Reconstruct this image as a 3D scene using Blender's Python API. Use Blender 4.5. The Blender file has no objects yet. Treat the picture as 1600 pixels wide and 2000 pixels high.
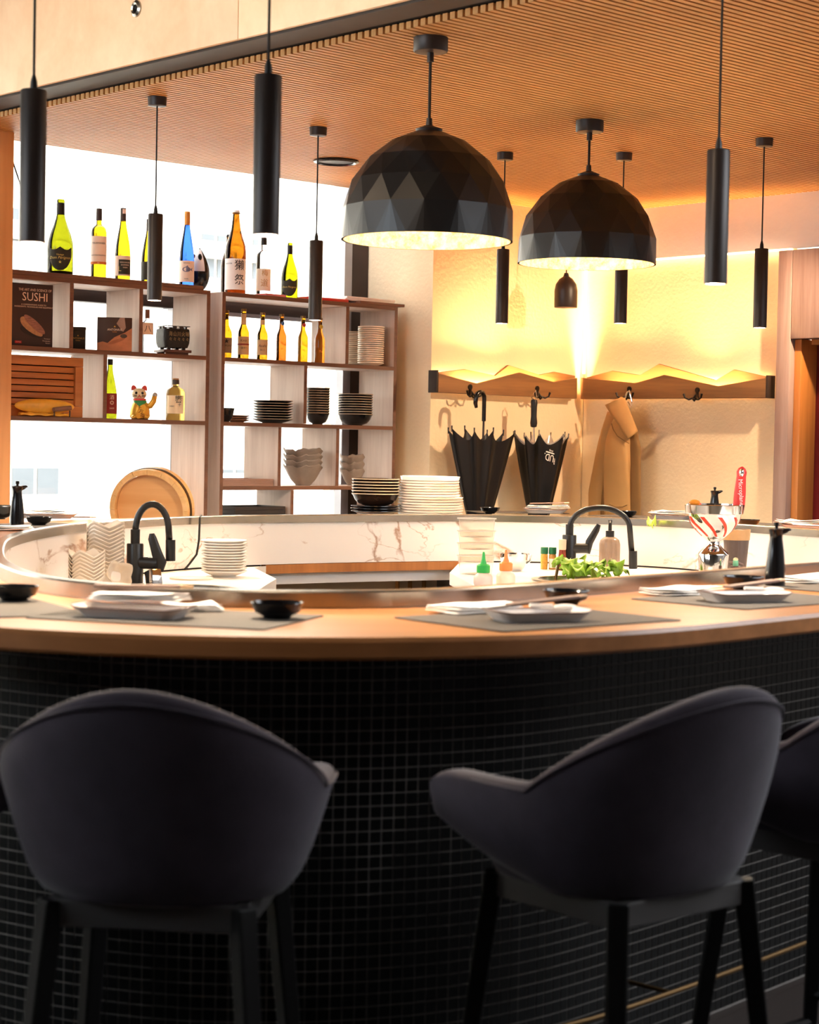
import bpy, bmesh, math, random
from mathutils import Vector, Matrix
from mathutils.geometry import tessellate_polygon
random.seed(7)
C = bpy.context.scene.collection
SC = bpy.context.scene

# ------------------------------------------------------------------ camera
EYE, FPX, ROLL, HY = 1.45, 3700.0, 0.019, 870.0
PITCH = math.atan((1000 - HY) / FPX)
FWD = Vector((0, math.cos(PITCH), -math.sin(PITCH)))
_R0 = Vector((1, 0, 0)); _U0 = Vector((0, math.sin(PITCH), math.cos(PITCH)))
RGT = _R0 * math.cos(ROLL) + _U0 * math.sin(ROLL)
UPV = _U0 * math.cos(ROLL) - _R0 * math.sin(ROLL)
EYEP = Vector((0, 0, EYE))
cam = bpy.data.cameras.new('camera')
camo = bpy.data.objects.new('camera', cam); C.objects.link(camo)
m3 = Matrix((RGT, UPV, -FWD)).transposed()
camo.matrix_world = Matrix.Translation(EYEP) @ m3.to_4x4()
cam.sensor_fit = 'VERTICAL'; cam.sensor_height = 36; cam.sensor_width = 28.8
cam.lens = FPX / 2000 * 36
cam.clip_start = 0.05; cam.clip_end = 200
cam.dof.use_dof = True; cam.dof.focus_distance = 8.6; cam.dof.aperture_fstop = 6.0
SC.camera = camo

# ------------------------------------------------------------------ light of the place
A = math.radians(43.0); CA, SA = math.cos(A), math.sin(A)
def UN(u, n, z=0.0): return Vector((CA * u - SA * n, SA * u + CA * n, z))
W = bpy.data.worlds.new('overcast_sky'); SC.world = W; W.use_nodes = True
bg = W.node_tree.nodes['Background']
SKY = 5.0
bg.inputs[0].default_value = (0.90, 0.95, 1.0, 1); bg.inputs[1].default_value = SKY
sun = bpy.data.lights.new('sun', 'SUN'); sun.energy = 3.0; sun.angle = 0.05; sun.color = (1, .96, .9)
suno = bpy.data.objects.new('sun', sun); C.objects.link(suno)
# the sun stands high behind the restaurant and lights the facade across the street
suno.rotation_euler = Vector((CA * .25 - SA * .75, SA * .25 + CA * .75, -0.9)).to_track_quat('-Z', 'Y').to_euler()
def portal(name, c, sx, sy, direction):
    l = bpy.data.lights.new(name, 'AREA'); l.shape = 'RECTANGLE'; l.size = sx; l.size_y = sy
    l.cycles.is_portal = True
    o = bpy.data.objects.new(name, l); C.objects.link(o); o.location = c
    o.rotation_euler = direction.to_track_quat('-Z', 'Z').to_euler()
portal('window_portal', UN(3.4, 8.60, 1.7), 8.6, 2.6, UN(0, -1))
portal('side_window_portal', UN(-1.56, 5.75, 2.85), 4.7, 1.8, UN(1, 0))
vs = SC.view_settings
vs.view_transform = 'Standard'; vs.look = 'None'; vs.gamma = 1.0; vs.use_curve_mapping = False
vs.exposure = 0.8
TUBE_W, DOME_W, LED_W, SPOT_W = 120.0, 7.0, 34.0, 80.0
WARM = (1.0, 0.62, 0.30); WARMW = (1.0, 0.80, 0.58)

# ------------------------------------------------------------------ pixel helpers (give true positions in the room)
def ray(px, py): return FWD + RGT * ((px - 800) / FPX) - UPV * ((py - 1000) / FPX)
def onz(px, py, z):
    d = ray(px, py); return EYEP + d * ((z - EYE) / d.z)
def onn(px, py, n):
    d = ray(px, py); k = n / (-SA * d.x + CA * d.y); return EYEP + d * k
def onu(px, py, u):
    d = ray(px, py); k = u / (CA * d.x + SA * d.y); return EYEP + d * k
def ony(px, py, Y):
    d = ray(px, py); return EYEP + d * (Y / d.y)
def uof(p): return CA * p.x + SA * p.y
def nof(p): return -SA * p.x + CA * p.y
def face(p): return math.atan2(p.y, p.x) - math.pi / 2      # turn so that local -y looks at the viewer's side

# ------------------------------------------------------------------ materials
def lin(c):
    if isinstance(c, str):
        c = [int(c[i:i + 2], 16) / 255 for i in (0, 2, 4)]
    return tuple(x / 12.92 if x <= .04045 else ((x + .055) / 1.055) ** 2.4 for x in c)
MATS = {}
def _new(name):
    m = bpy.data.materials.new(name); m.use_nodes = True
    return m, m.node_tree.nodes, m.node_tree.links, m.node_tree.nodes['Principled BSDF']
def pm(name, col, rough=.5, metal=0.0, var=.08, scale=6.0, bump=0.0, bscale=40.0, trans=0.0, ior=1.45, coat=0.0, stretch=(1, 1, 1), spec=.5, sheen=0.0):
    if name in MATS: return MATS[name]
    m, N, L, b = _new(name); c = lin(col)
    tc = N.new('ShaderNodeTexCoord'); mp = N.new('ShaderNodeMapping'); mp.inputs['Scale'].default_value = stretch
    L.new(tc.outputs['Object'], mp.inputs['Vector'])
    nz = N.new('ShaderNodeTexNoise'); nz.inputs['Scale'].default_value = scale; nz.inputs['Detail'].default_value = 5
    L.new(mp.outputs[0], nz.inputs['Vector'])
    r = N.new('ShaderNodeValToRGB'); r.color_ramp.elements[0].position = .3; r.color_ramp.elements[1].position = .7
    r.color_ramp.elements[0].color = tuple(max(0, x * (1 - var)) for x in c) + (1,)
    r.color_ramp.elements[1].color = tuple(min(1, x * (1 + var)) for x in c) + (1,)
    L.new(nz.outputs['Fac'], r.inputs['Fac']); L.new(r.outputs['Color'], b.inputs['Base Color'])
    b.inputs['Roughness'].default_value = rough; b.inputs['Metallic'].default_value = metal
    b.inputs['IOR'].default_value = ior; b.inputs['Transmission Weight'].default_value = trans
    b.inputs['Coat Weight'].default_value = coat; b.inputs['Specular IOR Level'].default_value = spec
    b.inputs['Sheen Weight'].default_value = sheen
    if sheen: b.inputs['Sheen Roughness'].default_value = .4
    if bump:
        n2 = N.new('ShaderNodeTexNoise'); n2.inputs['Scale'].default_value = bscale; n2.inputs['Detail'].default_value = 3
        L.new(mp.outputs[0], n2.inputs['Vector'])
        bp = N.new('ShaderNodeBump'); bp.inputs['Strength'].default_value = bump; bp.inputs['Distance'].default_value = .004
        L.new(n2.outputs['Fac'], bp.inputs['Height']); L.new(bp.outputs[0], b.inputs['Normal'])
    MATS[name] = m; return m
def wood(name, c1, c2, axis='x', scale=18.0, rough=.45, coat=0.0):
    if name in MATS: return MATS[name]
    m, N, L, b = _new(name)
    tc = N.new('ShaderNodeTexCoord'); mp = N.new('ShaderNodeMapping')
    s = [1, 1, 1]; s['xyz'.index(axis)] = .06; mp.inputs['Scale'].default_value = s
    L.new(tc.outputs['Object'], mp.inputs['Vector'])
    nz = N.new('ShaderNodeTexNoise'); nz.inputs['Scale'].default_value = scale; nz.inputs['Detail'].default_value = 6; nz.inputs['Distortion'].default_value = .6
    n2 = N.new('ShaderNodeTexNoise'); n2.inputs['Scale'].default_value = scale * 6; n2.inputs['Detail'].default_value = 4
    L.new(mp.outputs[0], nz.inputs['Vector']); L.new(mp.outputs[0], n2.inputs['Vector'])
    mx = N.new('ShaderNodeMath'); mx.operation = 'MULTIPLY_ADD'; mx.inputs[1].default_value = .35
    L.new(n2.outputs['Fac'], mx.inputs[0]); L.new(nz.outputs['Fac'], mx.inputs[2])
    r = N.new('ShaderNodeValToRGB'); r.color_ramp.elements[0].position = .45; r.color_ramp.elements[1].position = .85
    r.color_ramp.elements[0].color = lin(c1) + (1,); r.color_ramp.elements[1].color = lin(c2) + (1,)
    L.new(mx.outputs[0], r.inputs['Fac']); L.new(r.outputs['Color'], b.inputs['Base Color'])
    b.inputs['Roughness'].default_value = rough; b.inputs['Coat Weight'].default_value = coat
    bp = N.new('ShaderNodeBump'); bp.inputs['Strength'].default_value = .08; bp.inputs['Distance'].default_value = .002
    L.new(n2.outputs['Fac'], bp.inputs['Height']); L.new(bp.outputs[0], b.inputs['Normal'])
    MATS[name] = m; return m
def marble(name):
    m, N, L, b = _new(name)
    tc = N.new('ShaderNodeTexCoord'); mp = N.new('ShaderNodeMapping'); mp.inputs['Rotation'].default_value = (0.2, .9, .5)
    mp.inputs['Scale'].default_value = (.8, 1.3, 1.9)
    L.new(tc.outputs['Object'], mp.inputs['Vector'])
    mk = N.new('ShaderNodeTexNoise'); mk.inputs['Scale'].default_value = 2.3; mk.inputs['Detail'].default_value = 2
    L.new(tc.outputs['Object'], mk.inputs['Vector'])
    mr = N.new('ShaderNodeValToRGB'); mr.color_ramp.elements[0].position = .36; mr.color_ramp.elements[1].position = .50
    L.new(mk.outputs['Fac'], mr.inputs['Fac'])
    prev = None
    for sc, pos, w, c in ((1.15, .5, .016, 'a9836a'), (2.4, .46, .007, 'bfa08a')):
        nz = N.new('ShaderNodeTexNoise'); nz.inputs['Scale'].default_value = sc; nz.inputs['Detail'].default_value = 8; nz.inputs['Distortion'].default_value = .5
        L.new(mp.outputs[0], nz.inputs['Vector'])
        r = N.new('ShaderNodeValToRGB'); e = r.color_ramp.elements
        e[0].position = pos - w; e[0].color = (0, 0, 0, 1); e[1].position = pos; e[1].color = (1, 1, 1, 1)
        e2 = e.new(pos + w); e2.color = (0, 0, 0, 1)
        L.new(nz.outputs['Fac'], r.inputs['Fac'])
        mu = N.new('ShaderNodeMath'); mu.operation = 'MULTIPLY'; L.new(r.outputs['Color'], mu.inputs[0]); L.new(mr.outputs['Color'], mu.inputs[1])
        mx = N.new('ShaderNodeMix'); mx.data_type = 'RGBA'
        L.new(mu.outputs[0], mx.inputs['Factor'])
        if prev is None: mx.inputs[6].default_value = lin('f7f0ea') + (1,)
        else: L.new(prev, mx.inputs[6])
        mx.inputs[7].default_value = lin(c) + (1,)
        prev = mx.outputs[2]
    L.new(prev, b.inputs['Base Color']); b.inputs['Roughness'].default_value = .25
    return m
def emit(name, col, strength):
    if name in MATS: return MATS[name]
    m, N, L, b = _new(name)
    b.inputs['Base Color'].default_value = tuple(col) + (1,)
    b.inputs['Emission Color'].default_value = tuple(col) + (1,); b.inputs['Emission Strength'].default_value = strength
    MATS[name] = m; return m
def pane(name, tint=(1, 1, 1)):
    if name in MATS: return MATS[name]
    m, N, L, b = _new(name); N.remove(b)
    t = N.new('ShaderNodeBsdfTransparent'); t.inputs[0].default_value = tuple(tint) + (1,)
    g = N.new('ShaderNodeBsdfGlossy'); g.inputs['Roughness'].default_value = .02
    f = N.new('ShaderNodeFresnel'); f.inputs[0].default_value = 1.3
    mx = N.new('ShaderNodeMixShader'); L.new(f.outputs[0], mx.inputs[0]); L.new(t.outputs[0], mx.inputs[1]); L.new(g.outputs[0], mx.inputs[2])
    L.new(mx.outputs[0], N['Material Output'].inputs['Surface'])
    MATS[name] = m; return m
def glass(name, col, rough=.03, ior=1.24):
    if name in MATS: return MATS[name]
    m, N, L, b = _new(name)
    b.inputs['Base Color'].default_value = lin(col) + (1,)
    b.inputs['Roughness'].default_value = rough; b.inputs['Transmission Weight'].default_value = 1.0; b.inputs['IOR'].default_value = ior
    MATS[name] = m; return m

# ------------------------------------------------------------------ mesh builder
class MB:
    def __init__(s): s.v = []; s.f = []
    def add(s, v, f):
        o = len(s.v); s.v += [tuple(p) for p in v]; s.f += [tuple(i + o for i in q) for q in f]; return s
    def box(s, c, d, rot=None, taper=1.0):
        x, y, z = d[0] / 2, d[1] / 2, d[2] / 2
        v = [Vector((sx * x * (taper if sz > 0 else 1), sy * y * (taper if sz > 0 else 1), sz * z)) for sz in (-1, 1) for sy in (-1, 1) for sx in (-1, 1)]
        if rot: v = [rot @ p for p in v]
        c = Vector(c)
        return s.add([p + c for p in v], [(0, 2, 3, 1), (4, 5, 7, 6), (0, 1, 5, 4), (2, 6, 7, 3), (0, 4, 6, 2), (1, 3, 7, 5)])
    def span(s, x0, x1, y0, y1, z0, z1): return s.box(((x0 + x1) / 2, (y0 + y1) / 2, (z0 + z1) / 2), (x1 - x0, y1 - y0, z1 - z0))
    def lathe(s, prof, seg=24, c=(0, 0, 0), fn=None, M=None):
        rings = []; v = []; f = []
        for r, z in prof:
            if r < 1e-6 and not fn:
                rings.append([len(v)]); v.append(Vector((0, 0, z)))
            else:
                rings.append(list(range(len(v), len(v) + seg)))
                for k in range(seg):
                    t = 2 * math.pi * k / seg; rr = fn(r, z, t) if fn else r
                    v.append(Vector((rr * math.cos(t), rr * math.sin(t), z)))
        for a, b in zip(rings, rings[1:]):
            for k in range(seg):
                k2 = (k + 1) % seg
                if len(a) == 1 and len(b) == 1: continue
                if len(a) == 1: f.append((a[0], b[k], b[k2]))
                elif len(b) == 1: f.append((a[k], a[k2], b[0]))
                else: f.append((a[k], a[k2], b[k2], b[k]))
        if len(rings[0]) > 1 and len(rings[-1]) > 1:          # an open ring section closes on itself
            a, b = rings[-1], rings[0]
            for k in range(seg): f.append((a[k], a[(k + 1) % seg], b[(k + 1) % seg], b[k]))
        else:
            for rg in (rings[0], rings[-1]):
                if len(rg) > 1: f.append(tuple(rg))
        c = Vector(c)
        v = [(M @ p if M else p) + c for p in v]
        return s.add(v, f)
    def ell(s, c, r, seg=16, rings=8, M=None):
        prof = [(math.sin(math.pi * i / rings), -math.cos(math.pi * i / rings)) for i in range(rings + 1)]
        prof[0] = (0, -1); prof[-1] = (0, 1)
        S = Matrix.Diagonal(Vector(r)); S = (M @ S) if M else S
        return s.lathe(prof, seg, c, M=S)
    def tube(s, pts, r, seg=10, caps=True, flat=1.0):
        pts = [Vector(p) for p in pts]; n = len(pts)
        rs = r if isinstance(r, (list, tuple)) else [r] * n
        v = []; f = []; up = None
        for i, p in enumerate(pts):
            t = (pts[min(i + 1, n - 1)] - pts[max(i - 1, 0)]).normalized()
            if up is None: up = Vector((0, 0, 1)) if abs(t.z) < .9 else Vector((0, 1, 0))
            a = up.cross(t)
            if a.length < 1e-5: a = Vector((1, 0, 0)).cross(t)
            a.normalize(); b = t.cross(a).normalized(); up = b
            for k in range(seg):
                q = 2 * math.pi * k / seg
                v.append(p + a * math.cos(q) * rs[i] + b * math.sin(q) * rs[i] * flat)
        for i in range(n - 1):
            for k in range(seg):
                k2 = (k + 1) % seg
                f.append((i * seg + k, i * seg + k2, (i + 1) * seg + k2, (i + 1) * seg + k))
        if caps: f.append(tuple(range(seg))); f.append(tuple(range((n - 1) * seg, n * seg)))
        return s.add(v, f)
    def prism(s, poly, z0, z1, M=None, holes=()):
        loops = [list(poly)] + [list(h) for h in holes]
        flat = [p for l in loops for p in l]; n = len(flat)
        v = [Vector((p[0], p[1], z0)) for p in flat] + [Vector((p[0], p[1], z1)) for p in flat]
        if M: v = [M @ p for p in v]
        f = []
        if holes or n > 60:
            tr = tessellate_polygon([[Vector((p[0], p[1], 0)) for p in l] for l in loops])
            for t in tr: f.append(tuple(t)); f.append(tuple(i + n for i in t))
        else:
            f.append(tuple(range(n))); f.append(tuple(range(n, 2 * n)))
        o = 0
        for l in loops:
            k = len(l)
            for i in range(k): j = (i + 1) % k; f.append((o + i, o + j, o + j + n, o + i + n))
            o += k
        return s.add(v, f)
    def grid(s, fn, nu, nv, cu=False):
        v = [Vector(fn(i / (nu if cu else nu - 1), j / (nv - 1))) for i in range(nu) for j in range(nv)]
        f = []
        for i in range(nu if cu else nu - 1):
            i2 = (i + 1) % nu
            for j in range(nv - 1): f.append((i * nv + j, i2 * nv + j, i2 * nv + j + 1, i * nv + j + 1))
        return s.add(v, f)
MESH = {}
def build(name, mb, mat, parent=None, loc=None, rz=None, smooth=True, bevel=0.0, bseg=2, key=None, mods=(), ang=38):
    me = MESH.get(key) if key else None
    if me is None:
        me = bpy.data.meshes.new(name); me.from_pydata(mb.v, [], mb.f)
        bm = bmesh.new(); bm.from_mesh(me)
        bmesh.ops.recalc_face_normals(bm, faces=bm.faces)
        if bevel:
            es = [e for e in bm.edges if len(e.link_faces) == 2 and e.calc_face_angle(0) > .5]
            bmesh.ops.bevel(bm, geom=es, offset=bevel, segments=bseg, affect='EDGES', profile=.5, clamp_overlap=True)
        bm.to_mesh(me); bm.free()
        if smooth:
            me.polygons.foreach_set('use_smooth', [True] * len(me.polygons)); me.set_sharp_from_angle(angle=math.radians(ang))
        me.materials.append(mat)
        if key: MESH[key] = me
    o = bpy.data.objects.new(name, me); C.objects.link(o)
    if parent: o.parent = parent
    if loc is not None: o.location = loc
    if rz is not None: o.rotation_euler = (0, 0, rz)
    for kind, kw in mods:
        md = o.modifiers.new(kind.lower(), kind)
        for k, v in kw.items(): setattr(md, k, v)
    return o
def tag(o, label=None, cat=None, group=None, kind=None):
    if label: o['label'] = label
    if cat: o['category'] = cat
    if group: o['group'] = group
    if kind: o['kind'] = kind
    return o
def thing(name, label, cat, loc, rz=0.0, group=None):
    o = bpy.data.objects.new(name, None); C.objects.link(o); o.empty_display_size = .05
    o.location = loc; o.rotation_euler = (0, 0, rz)
    return tag(o, label, cat, group)
def struct(name, mb, mat, rz=0.0, parent=None, **kw):
    o = build(name, mb, mat, parent, None, None if parent else rz, **kw)
    if not parent: o['kind'] = 'structure'
    return o
TXT = {}
def text_mesh(s, size, depth=.0, align='CENTER', shear=0.0):
    k = (s, size, depth, align, shear)
    if k not in TXT:
        cu = bpy.data.curves.new('lettering', 'FONT'); cu.body = s; cu.size = size; cu.align_x = align; cu.align_y = 'CENTER'
        cu.extrude = depth; cu.shear = shear; cu.resolution_u = 2
        o = bpy.data.objects.new('lettering', cu); C.objects.link(o)
        dg = bpy.context.evaluated_depsgraph_get(); dg.update()
        me = bpy.data.meshes.new_from_object(o.evaluated_get(dg))
        TXT[k] = ([v.co.copy() for v in me.vertices], [tuple(p.vertices) for p in me.polygons])
        bpy.data.objects.remove(o); bpy.data.curves.remove(cu); bpy.data.meshes.remove(me)
    return TXT[k]
def flat_text(parent, s, size, x, y, z, mat, name='lettering', sx=1.0, rot=0.0, R=None, align='CENTER', shear=0.0):
    """lettering standing in the plane facing local -y"""
    v, f = text_mesh(s, size, align=align, shear=shear); q = Matrix.Rotation(rot, 2)
    out = []
    for p in v:
        a = q @ Vector((p.x * sx, p.y)); w = Vector((a.x, 0, a.y))
        out.append((R @ w if R else w) + Vector((x, y, z)))
    return build(name, MB().add(out, f), mat, parent, smooth=False)
def wrap_text(parent, s, size, r, z, mat, a0=0.0, name='lettering', sx=1.0, shear=0.0):
    v, f = text_mesh(s, size, shear=shear)
    out = []
    for p in v:
        t = a0 + p.x * sx / r - math.pi / 2; out.append((r * math.cos(t), r * math.sin(t), z + p.y))
    return build(name, MB().add(out, f), mat, parent, smooth=False)
def wrap_patch(parent, name, mat, r, z0, z1, half, a0=0.0, th=.0008, seg=14):
    mb = MB(); v = []; f = []
    for i in range(seg + 1):
        t = a0 - half + 2 * half * i / seg - math.pi / 2
        for rr in (r - .001, r + th):
            v += [(rr * math.cos(t), rr * math.sin(t), z0), (rr * math.cos(t), rr * math.sin(t), z1)]
    for i in range(seg):
        a, b = i * 4, i * 4 + 4
        f += [(a, b, b + 1, a + 1), (a + 2, a + 3, b + 3, b + 2), (a, a + 2, b + 2, b), (a + 1, b + 1, b + 3, a + 3)]
    f += [(0, 1, 3, 2), (seg * 4, seg * 4 + 2, seg * 4 + 3, seg * 4 + 1)]
    return build(name, mb.add(v, f), mat, parent)
ORD = ['first', 'second', 'third', 'fourth', 'fifth', 'sixth', 'seventh', 'eighth', 'ninth', 'tenth', 'eleventh', 'twelfth', 'thirteenth',
       'fourteenth', 'fifteenth', 'sixteenth', 'seventeenth', 'eighteenth', 'nineteenth', 'twentieth']
def nth_top(i, n):
    k = n - 1 - i
    return 'topmost' if k == 0 else ('lowest' if i == 0 else ORD[k] + ' from the top')

M_ceil = wood('slatted ceiling oak', 'b67d42', 'cc9656', 'x', 14, .5)
M_void = pm('black ceiling void', '1a1310', .9)
M_ply = wood('birch plywood', 'edc49c', 'f5d3ae', 'x', 5, .5)
M_steel_dark = pm('dark painted steel', '3a322c', .55, .3, .15, 8)
M_plaster_grey = pm('grey plaster', '6a6460', .9, 0, .06, 4, .3, 60)
M_wall = pm('cream plaster wall', 'f0d9b4', .85, 0, .04, 3, .5, 45)
M_white = pm('white plaster', 'ece6e2', .85, 0, .03, 3, .3, 45)
M_floor = pm('dark floor', '1c1715', .5, 0, .15, 2)
M_post = wood('honey wood post', 'c98a52', 'd99c66', 'z', 10, .5)
M_shelf = wood('walnut laminate front', '5a3a2a', '79513b', 'x', 26, .5)
M_shelfside = wood('pale laminate board', 'b9a193', 'cbb6a8', 'z', 22, .55)
M_portal = wood('greyed oak cladding', '8b6f66', 'a48a80', 'z', 20, .6)
M_jamb = wood('orange pine jamb', 'a8652a', 'c67f3e', 'z', 14, .45)
M_red = pm('dark red door', '6b1216', .5, 0, .1, 3)
M_black = pm('matt black metal', '2e2521', .42, 0.2, .12, 10)
M_blackplastic = pm('black plastic', '131211', .45, 0, .1, 10)
M_blackglaze = pm('black glazed ceramic', '101012', .16, 0, .2, 12)
M_whitecer = pm('white glazed ceramic', 'f3ece4', .22, 0, .03, 9)
M_creamcer = pm('cream ceramic', 'e7d8c6', .3, 0, .05, 9)
M_steel = pm('brushed stainless steel', '9d968c', .24, 1.0, .06, 30)
M_chrome = pm('polished chrome', 'e6e2de', .06, 1.0, .02, 10)
M_bar = wood('warm walnut bar top', '84501f', 'aa6c3a', 'x', 9, .38, .0)
M_grout = pm('grey grout', '726d69', .8, 0, .12, 50)
M_tile = pm('black mosaic tile', '080808', .4, 0, .25, 30, spec=.25)
M_marble = marble('veined marble panel'); MATS['veined marble panel'] = M_marble
M_worktop = pm('white stone worktop', 'f0e9e0', .3, 0, .03, 6)
M_brass = pm('aged brass', '5a4222', .45, .8, .1, 20)
M_fabric = pm('aubergine grey velvet', '3f3741', .9, 0, .16, 14, .25, 220, sheen=.15)
M_leg = pm('black stained ash', '0a0808', .55, 0, .2, 20, spec=.3)
M_apron = pm('grey seat frame', '454242', .5, 0, .08, 12)
M_mat = pm('taupe woven placemat', '4b433b', .75, 0, .08, 60, .4, 300)
M_paper = pm('white paper', 'f4efe9', .8, 0, .02, 12)
M_ink = pm('black ink', '16110e', .7, 0, .05, 8)
M_gold = pm('gold print', 'c79a4a', .4, .6, .06, 8)
M_redp = pm('red enamel', 'c22a20', .35, 0, .06, 8)
# ================================================================== the setting
CEIL = EYE + 1.43
fl = struct('floor', MB().span(-2, 9.2, -3.2, 8.9, -.1, 0), M_floor, A)
# --- slatted ceiling above the bar: every slat is a part
ce = struct('ceiling', MB().span(4.43, 9.0, 2.5, 8.06, CEIL + .03, CEIL + .12), M_void, A)
i = 0
n = 2.55
while n < 8.05:
    struct('slat', MB().box((0, 0, 0), (4.28, .0235, .024)), M_ceil, 0, ce, key='slat', smooth=False).location = (4.445 + 2.14, n, CEIL + .012)
    n += .036
struct('ceiling_front', MB().span(-2, 4.25, -3.2, 8.9, 3.75, 3.85), M_plaster_grey, A)
# --- beam that closes off the lowered ceiling
bmo = struct('beam', MB().span(4.275, 4.42, -1.5, 8.3, CEIL + .025, CEIL + .05).span(4.27, 4.42, -1.5, 8.3, CEIL + .05, 3.8), M_steel_dark, A, smooth=False)
for a, b in ((-1.5, 2.6), (2.604, 5.518), (5.522, 8.3)):
    struct('panel', MB().span(4.25, 4.269, a, b, CEIL + .033, CEIL + .50), M_ply, 0, bmo, bevel=.0015)
struct('upper_board', MB().span(4.255, 4.269, -1.5, 8.3, CEIL + .504, 3.78), M_plaster_grey, 0, bmo)
# post at the window end of the beam
struct('trim_1', MB().span(4.46, 4.72, 7.83, 7.985, 0, CEIL + .03), M_post, A, bevel=.003)
# --- walls
struct('wall_back', MB().span(7.44, 8.95, 7.82, 8.75, 0, CEIL + .05), M_wall, A, smooth=False)
struct('wall_right', MB().span(8.735, 8.95, 6.26, 7.815, 0, CEIL + .05), M_wall, A, smooth=False)
struct('trim_2', MB().span(8.695, 8.734, 4.2, 7.815, EYE + 1.13, CEIL + .03), M_white, A, smooth=False)
struct('wall_window', MB().span(-1.7, 7.435, 8.36, 8.56, 0, .42), M_white, A, smooth=False)
struct('wall_header', MB().span(-1.7, 7.435, 8.36, 8.56, EYE + 1.62, 3.85), M_white, A, smooth=False)
struct('wall_left', MB().span(-1.72, -1.58, -3.2, 3.4, 0, 3.8).span(-1.72, -1.58, 8.1, 8.9, 0, 3.8).span(-1.72, -1.58, 3.4, 8.1, 0, 1.95).span(-1.72, -1.58, 3.4, 8.1, 3.75, 3.8), M_plaster_grey, A, smooth=False)
struct('wall_rear', MB().span(-1.7, 9.2, -3.3, -3.15, 0, 3.85), M_plaster_grey, A, smooth=False)
struct('wall_side', MB().span(8.95, 9.1, -3.2, 4.0, 0, 3.8), M_plaster_grey, A, smooth=False)
# --- wood clad portal at the end of the coat wall and the dark red door behind it
por = struct('trim_3', MB().span(8.655, 8.79, 6.235, 6.325, 0, EYE + 1.115), M_portal, A, bevel=.003)
for k, (a, b) in enumerate(((4.2, 4.8), (4.803, 5.4), (5.403, 5.93), (5.933, 6.232))):
    struct('plank', MB().span(8.657, 8.79, a, b, EYE + .627, EYE + 1.115), M_portal, 0, por, bevel=.003)
struct('jamb', MB().span(8.70, 8.85, 6.19, 6.234, 0, EYE + .626), M_jamb, 0, por, bevel=.003)
struct('head_jamb', MB().span(8.795, 8.85, 4.2, 6.19, EYE + .60, EYE + .64), M_jamb, 0, por)
dr = struct('door_1', MB().span(8.852, 8.90, 4.2, 6.22, 0, EYE + .63), M_red, A, bevel=.002)
struct('stile', MB().span(8.846, 8.852, 5.6, 5.75, 0.02, EYE + .59), M_red, 0, dr, bevel=.002)
# --- windows
M_frame = pm('bronze window frame', '3b2f2b', .45, .4, .08, 10)
M_alu = pm('grey aluminium bead', '9a9aa2', .35, .8, .05, 10)
M_pane = pane('window pane', (.97, .99, 1.0))
wn = struct('window_1', MB().span(7.302, 7.436, 8.37, 8.47, .42, EYE + 1.62), M_frame, A, smooth=False)
wb = struct('frame', MB().span(-1.7, 7.302, 8.37, 8.47, .42, .50), M_frame, 0, wn, bevel=.003)
struct('frame', MB().span(-1.7, 7.302, 8.37, 8.47, EYE + 1.56, EYE + 1.62), M_frame, 0, wn, bevel=.003)
TR0, TR1 = EYE + .715, EYE + .785
struct('transom', MB().span(4.8, 7.302, 8.375, 8.465, TR0, TR1), M_frame, 0, wn, bevel=.003)
struct('bead', MB().span(6.09, 7.24, 8.36, 8.374, TR0 - .022, TR0), M_alu, 0, wn)
struct('bead', MB().span(7.245, 7.301, 8.36, 8.46, .50, EYE + 1.56), M_alu, 0, wn)
for u0 in (6.055, 4.74, 2.9, 1.1):
    struct('mullion', MB().span(u0, u0 + .03, 8.375, 8.465, .50, EYE + .715), M_frame, 0, wn, bevel=.003)
    struct('bead', MB().span(u0 - .022, u0 - .001, 8.37, 8.46, .50, EYE + .715), M_alu, 0, wn)
for a, b, z0, z1 in ((6.085, 7.245, .5, TR0), (4.77, 6.033, .5, TR0), (2.93, 4.718, .5, TR0), (1.13, 2.878, .5, TR0), (-1.7, 1.078, .5, TR0), (-1.7, 7.245, TR1, EYE + 1.56)):
    struct('pane', MB().span(a, b, 8.415, 8.423, z0, z1), M_pane, 0, wn, smooth=False)
w2 = struct('window_2', MB().span(-1.72, -1.58, 3.4, 3.47, 1.95, 3.75).span(-1.72, -1.58, 8.03, 8.1, 1.95, 3.75).span(-1.72, -1.58, 5.77, 5.83, 1.95, 3.75), M_frame, A, smooth=False)
for a, b in ((3.47, 5.77), (5.83, 8.03)):
    struct('pane', MB().span(-1.655, -1.647, a, b, 1.95, 3.75), M_pane, 0, w2, smooth=False)
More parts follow.
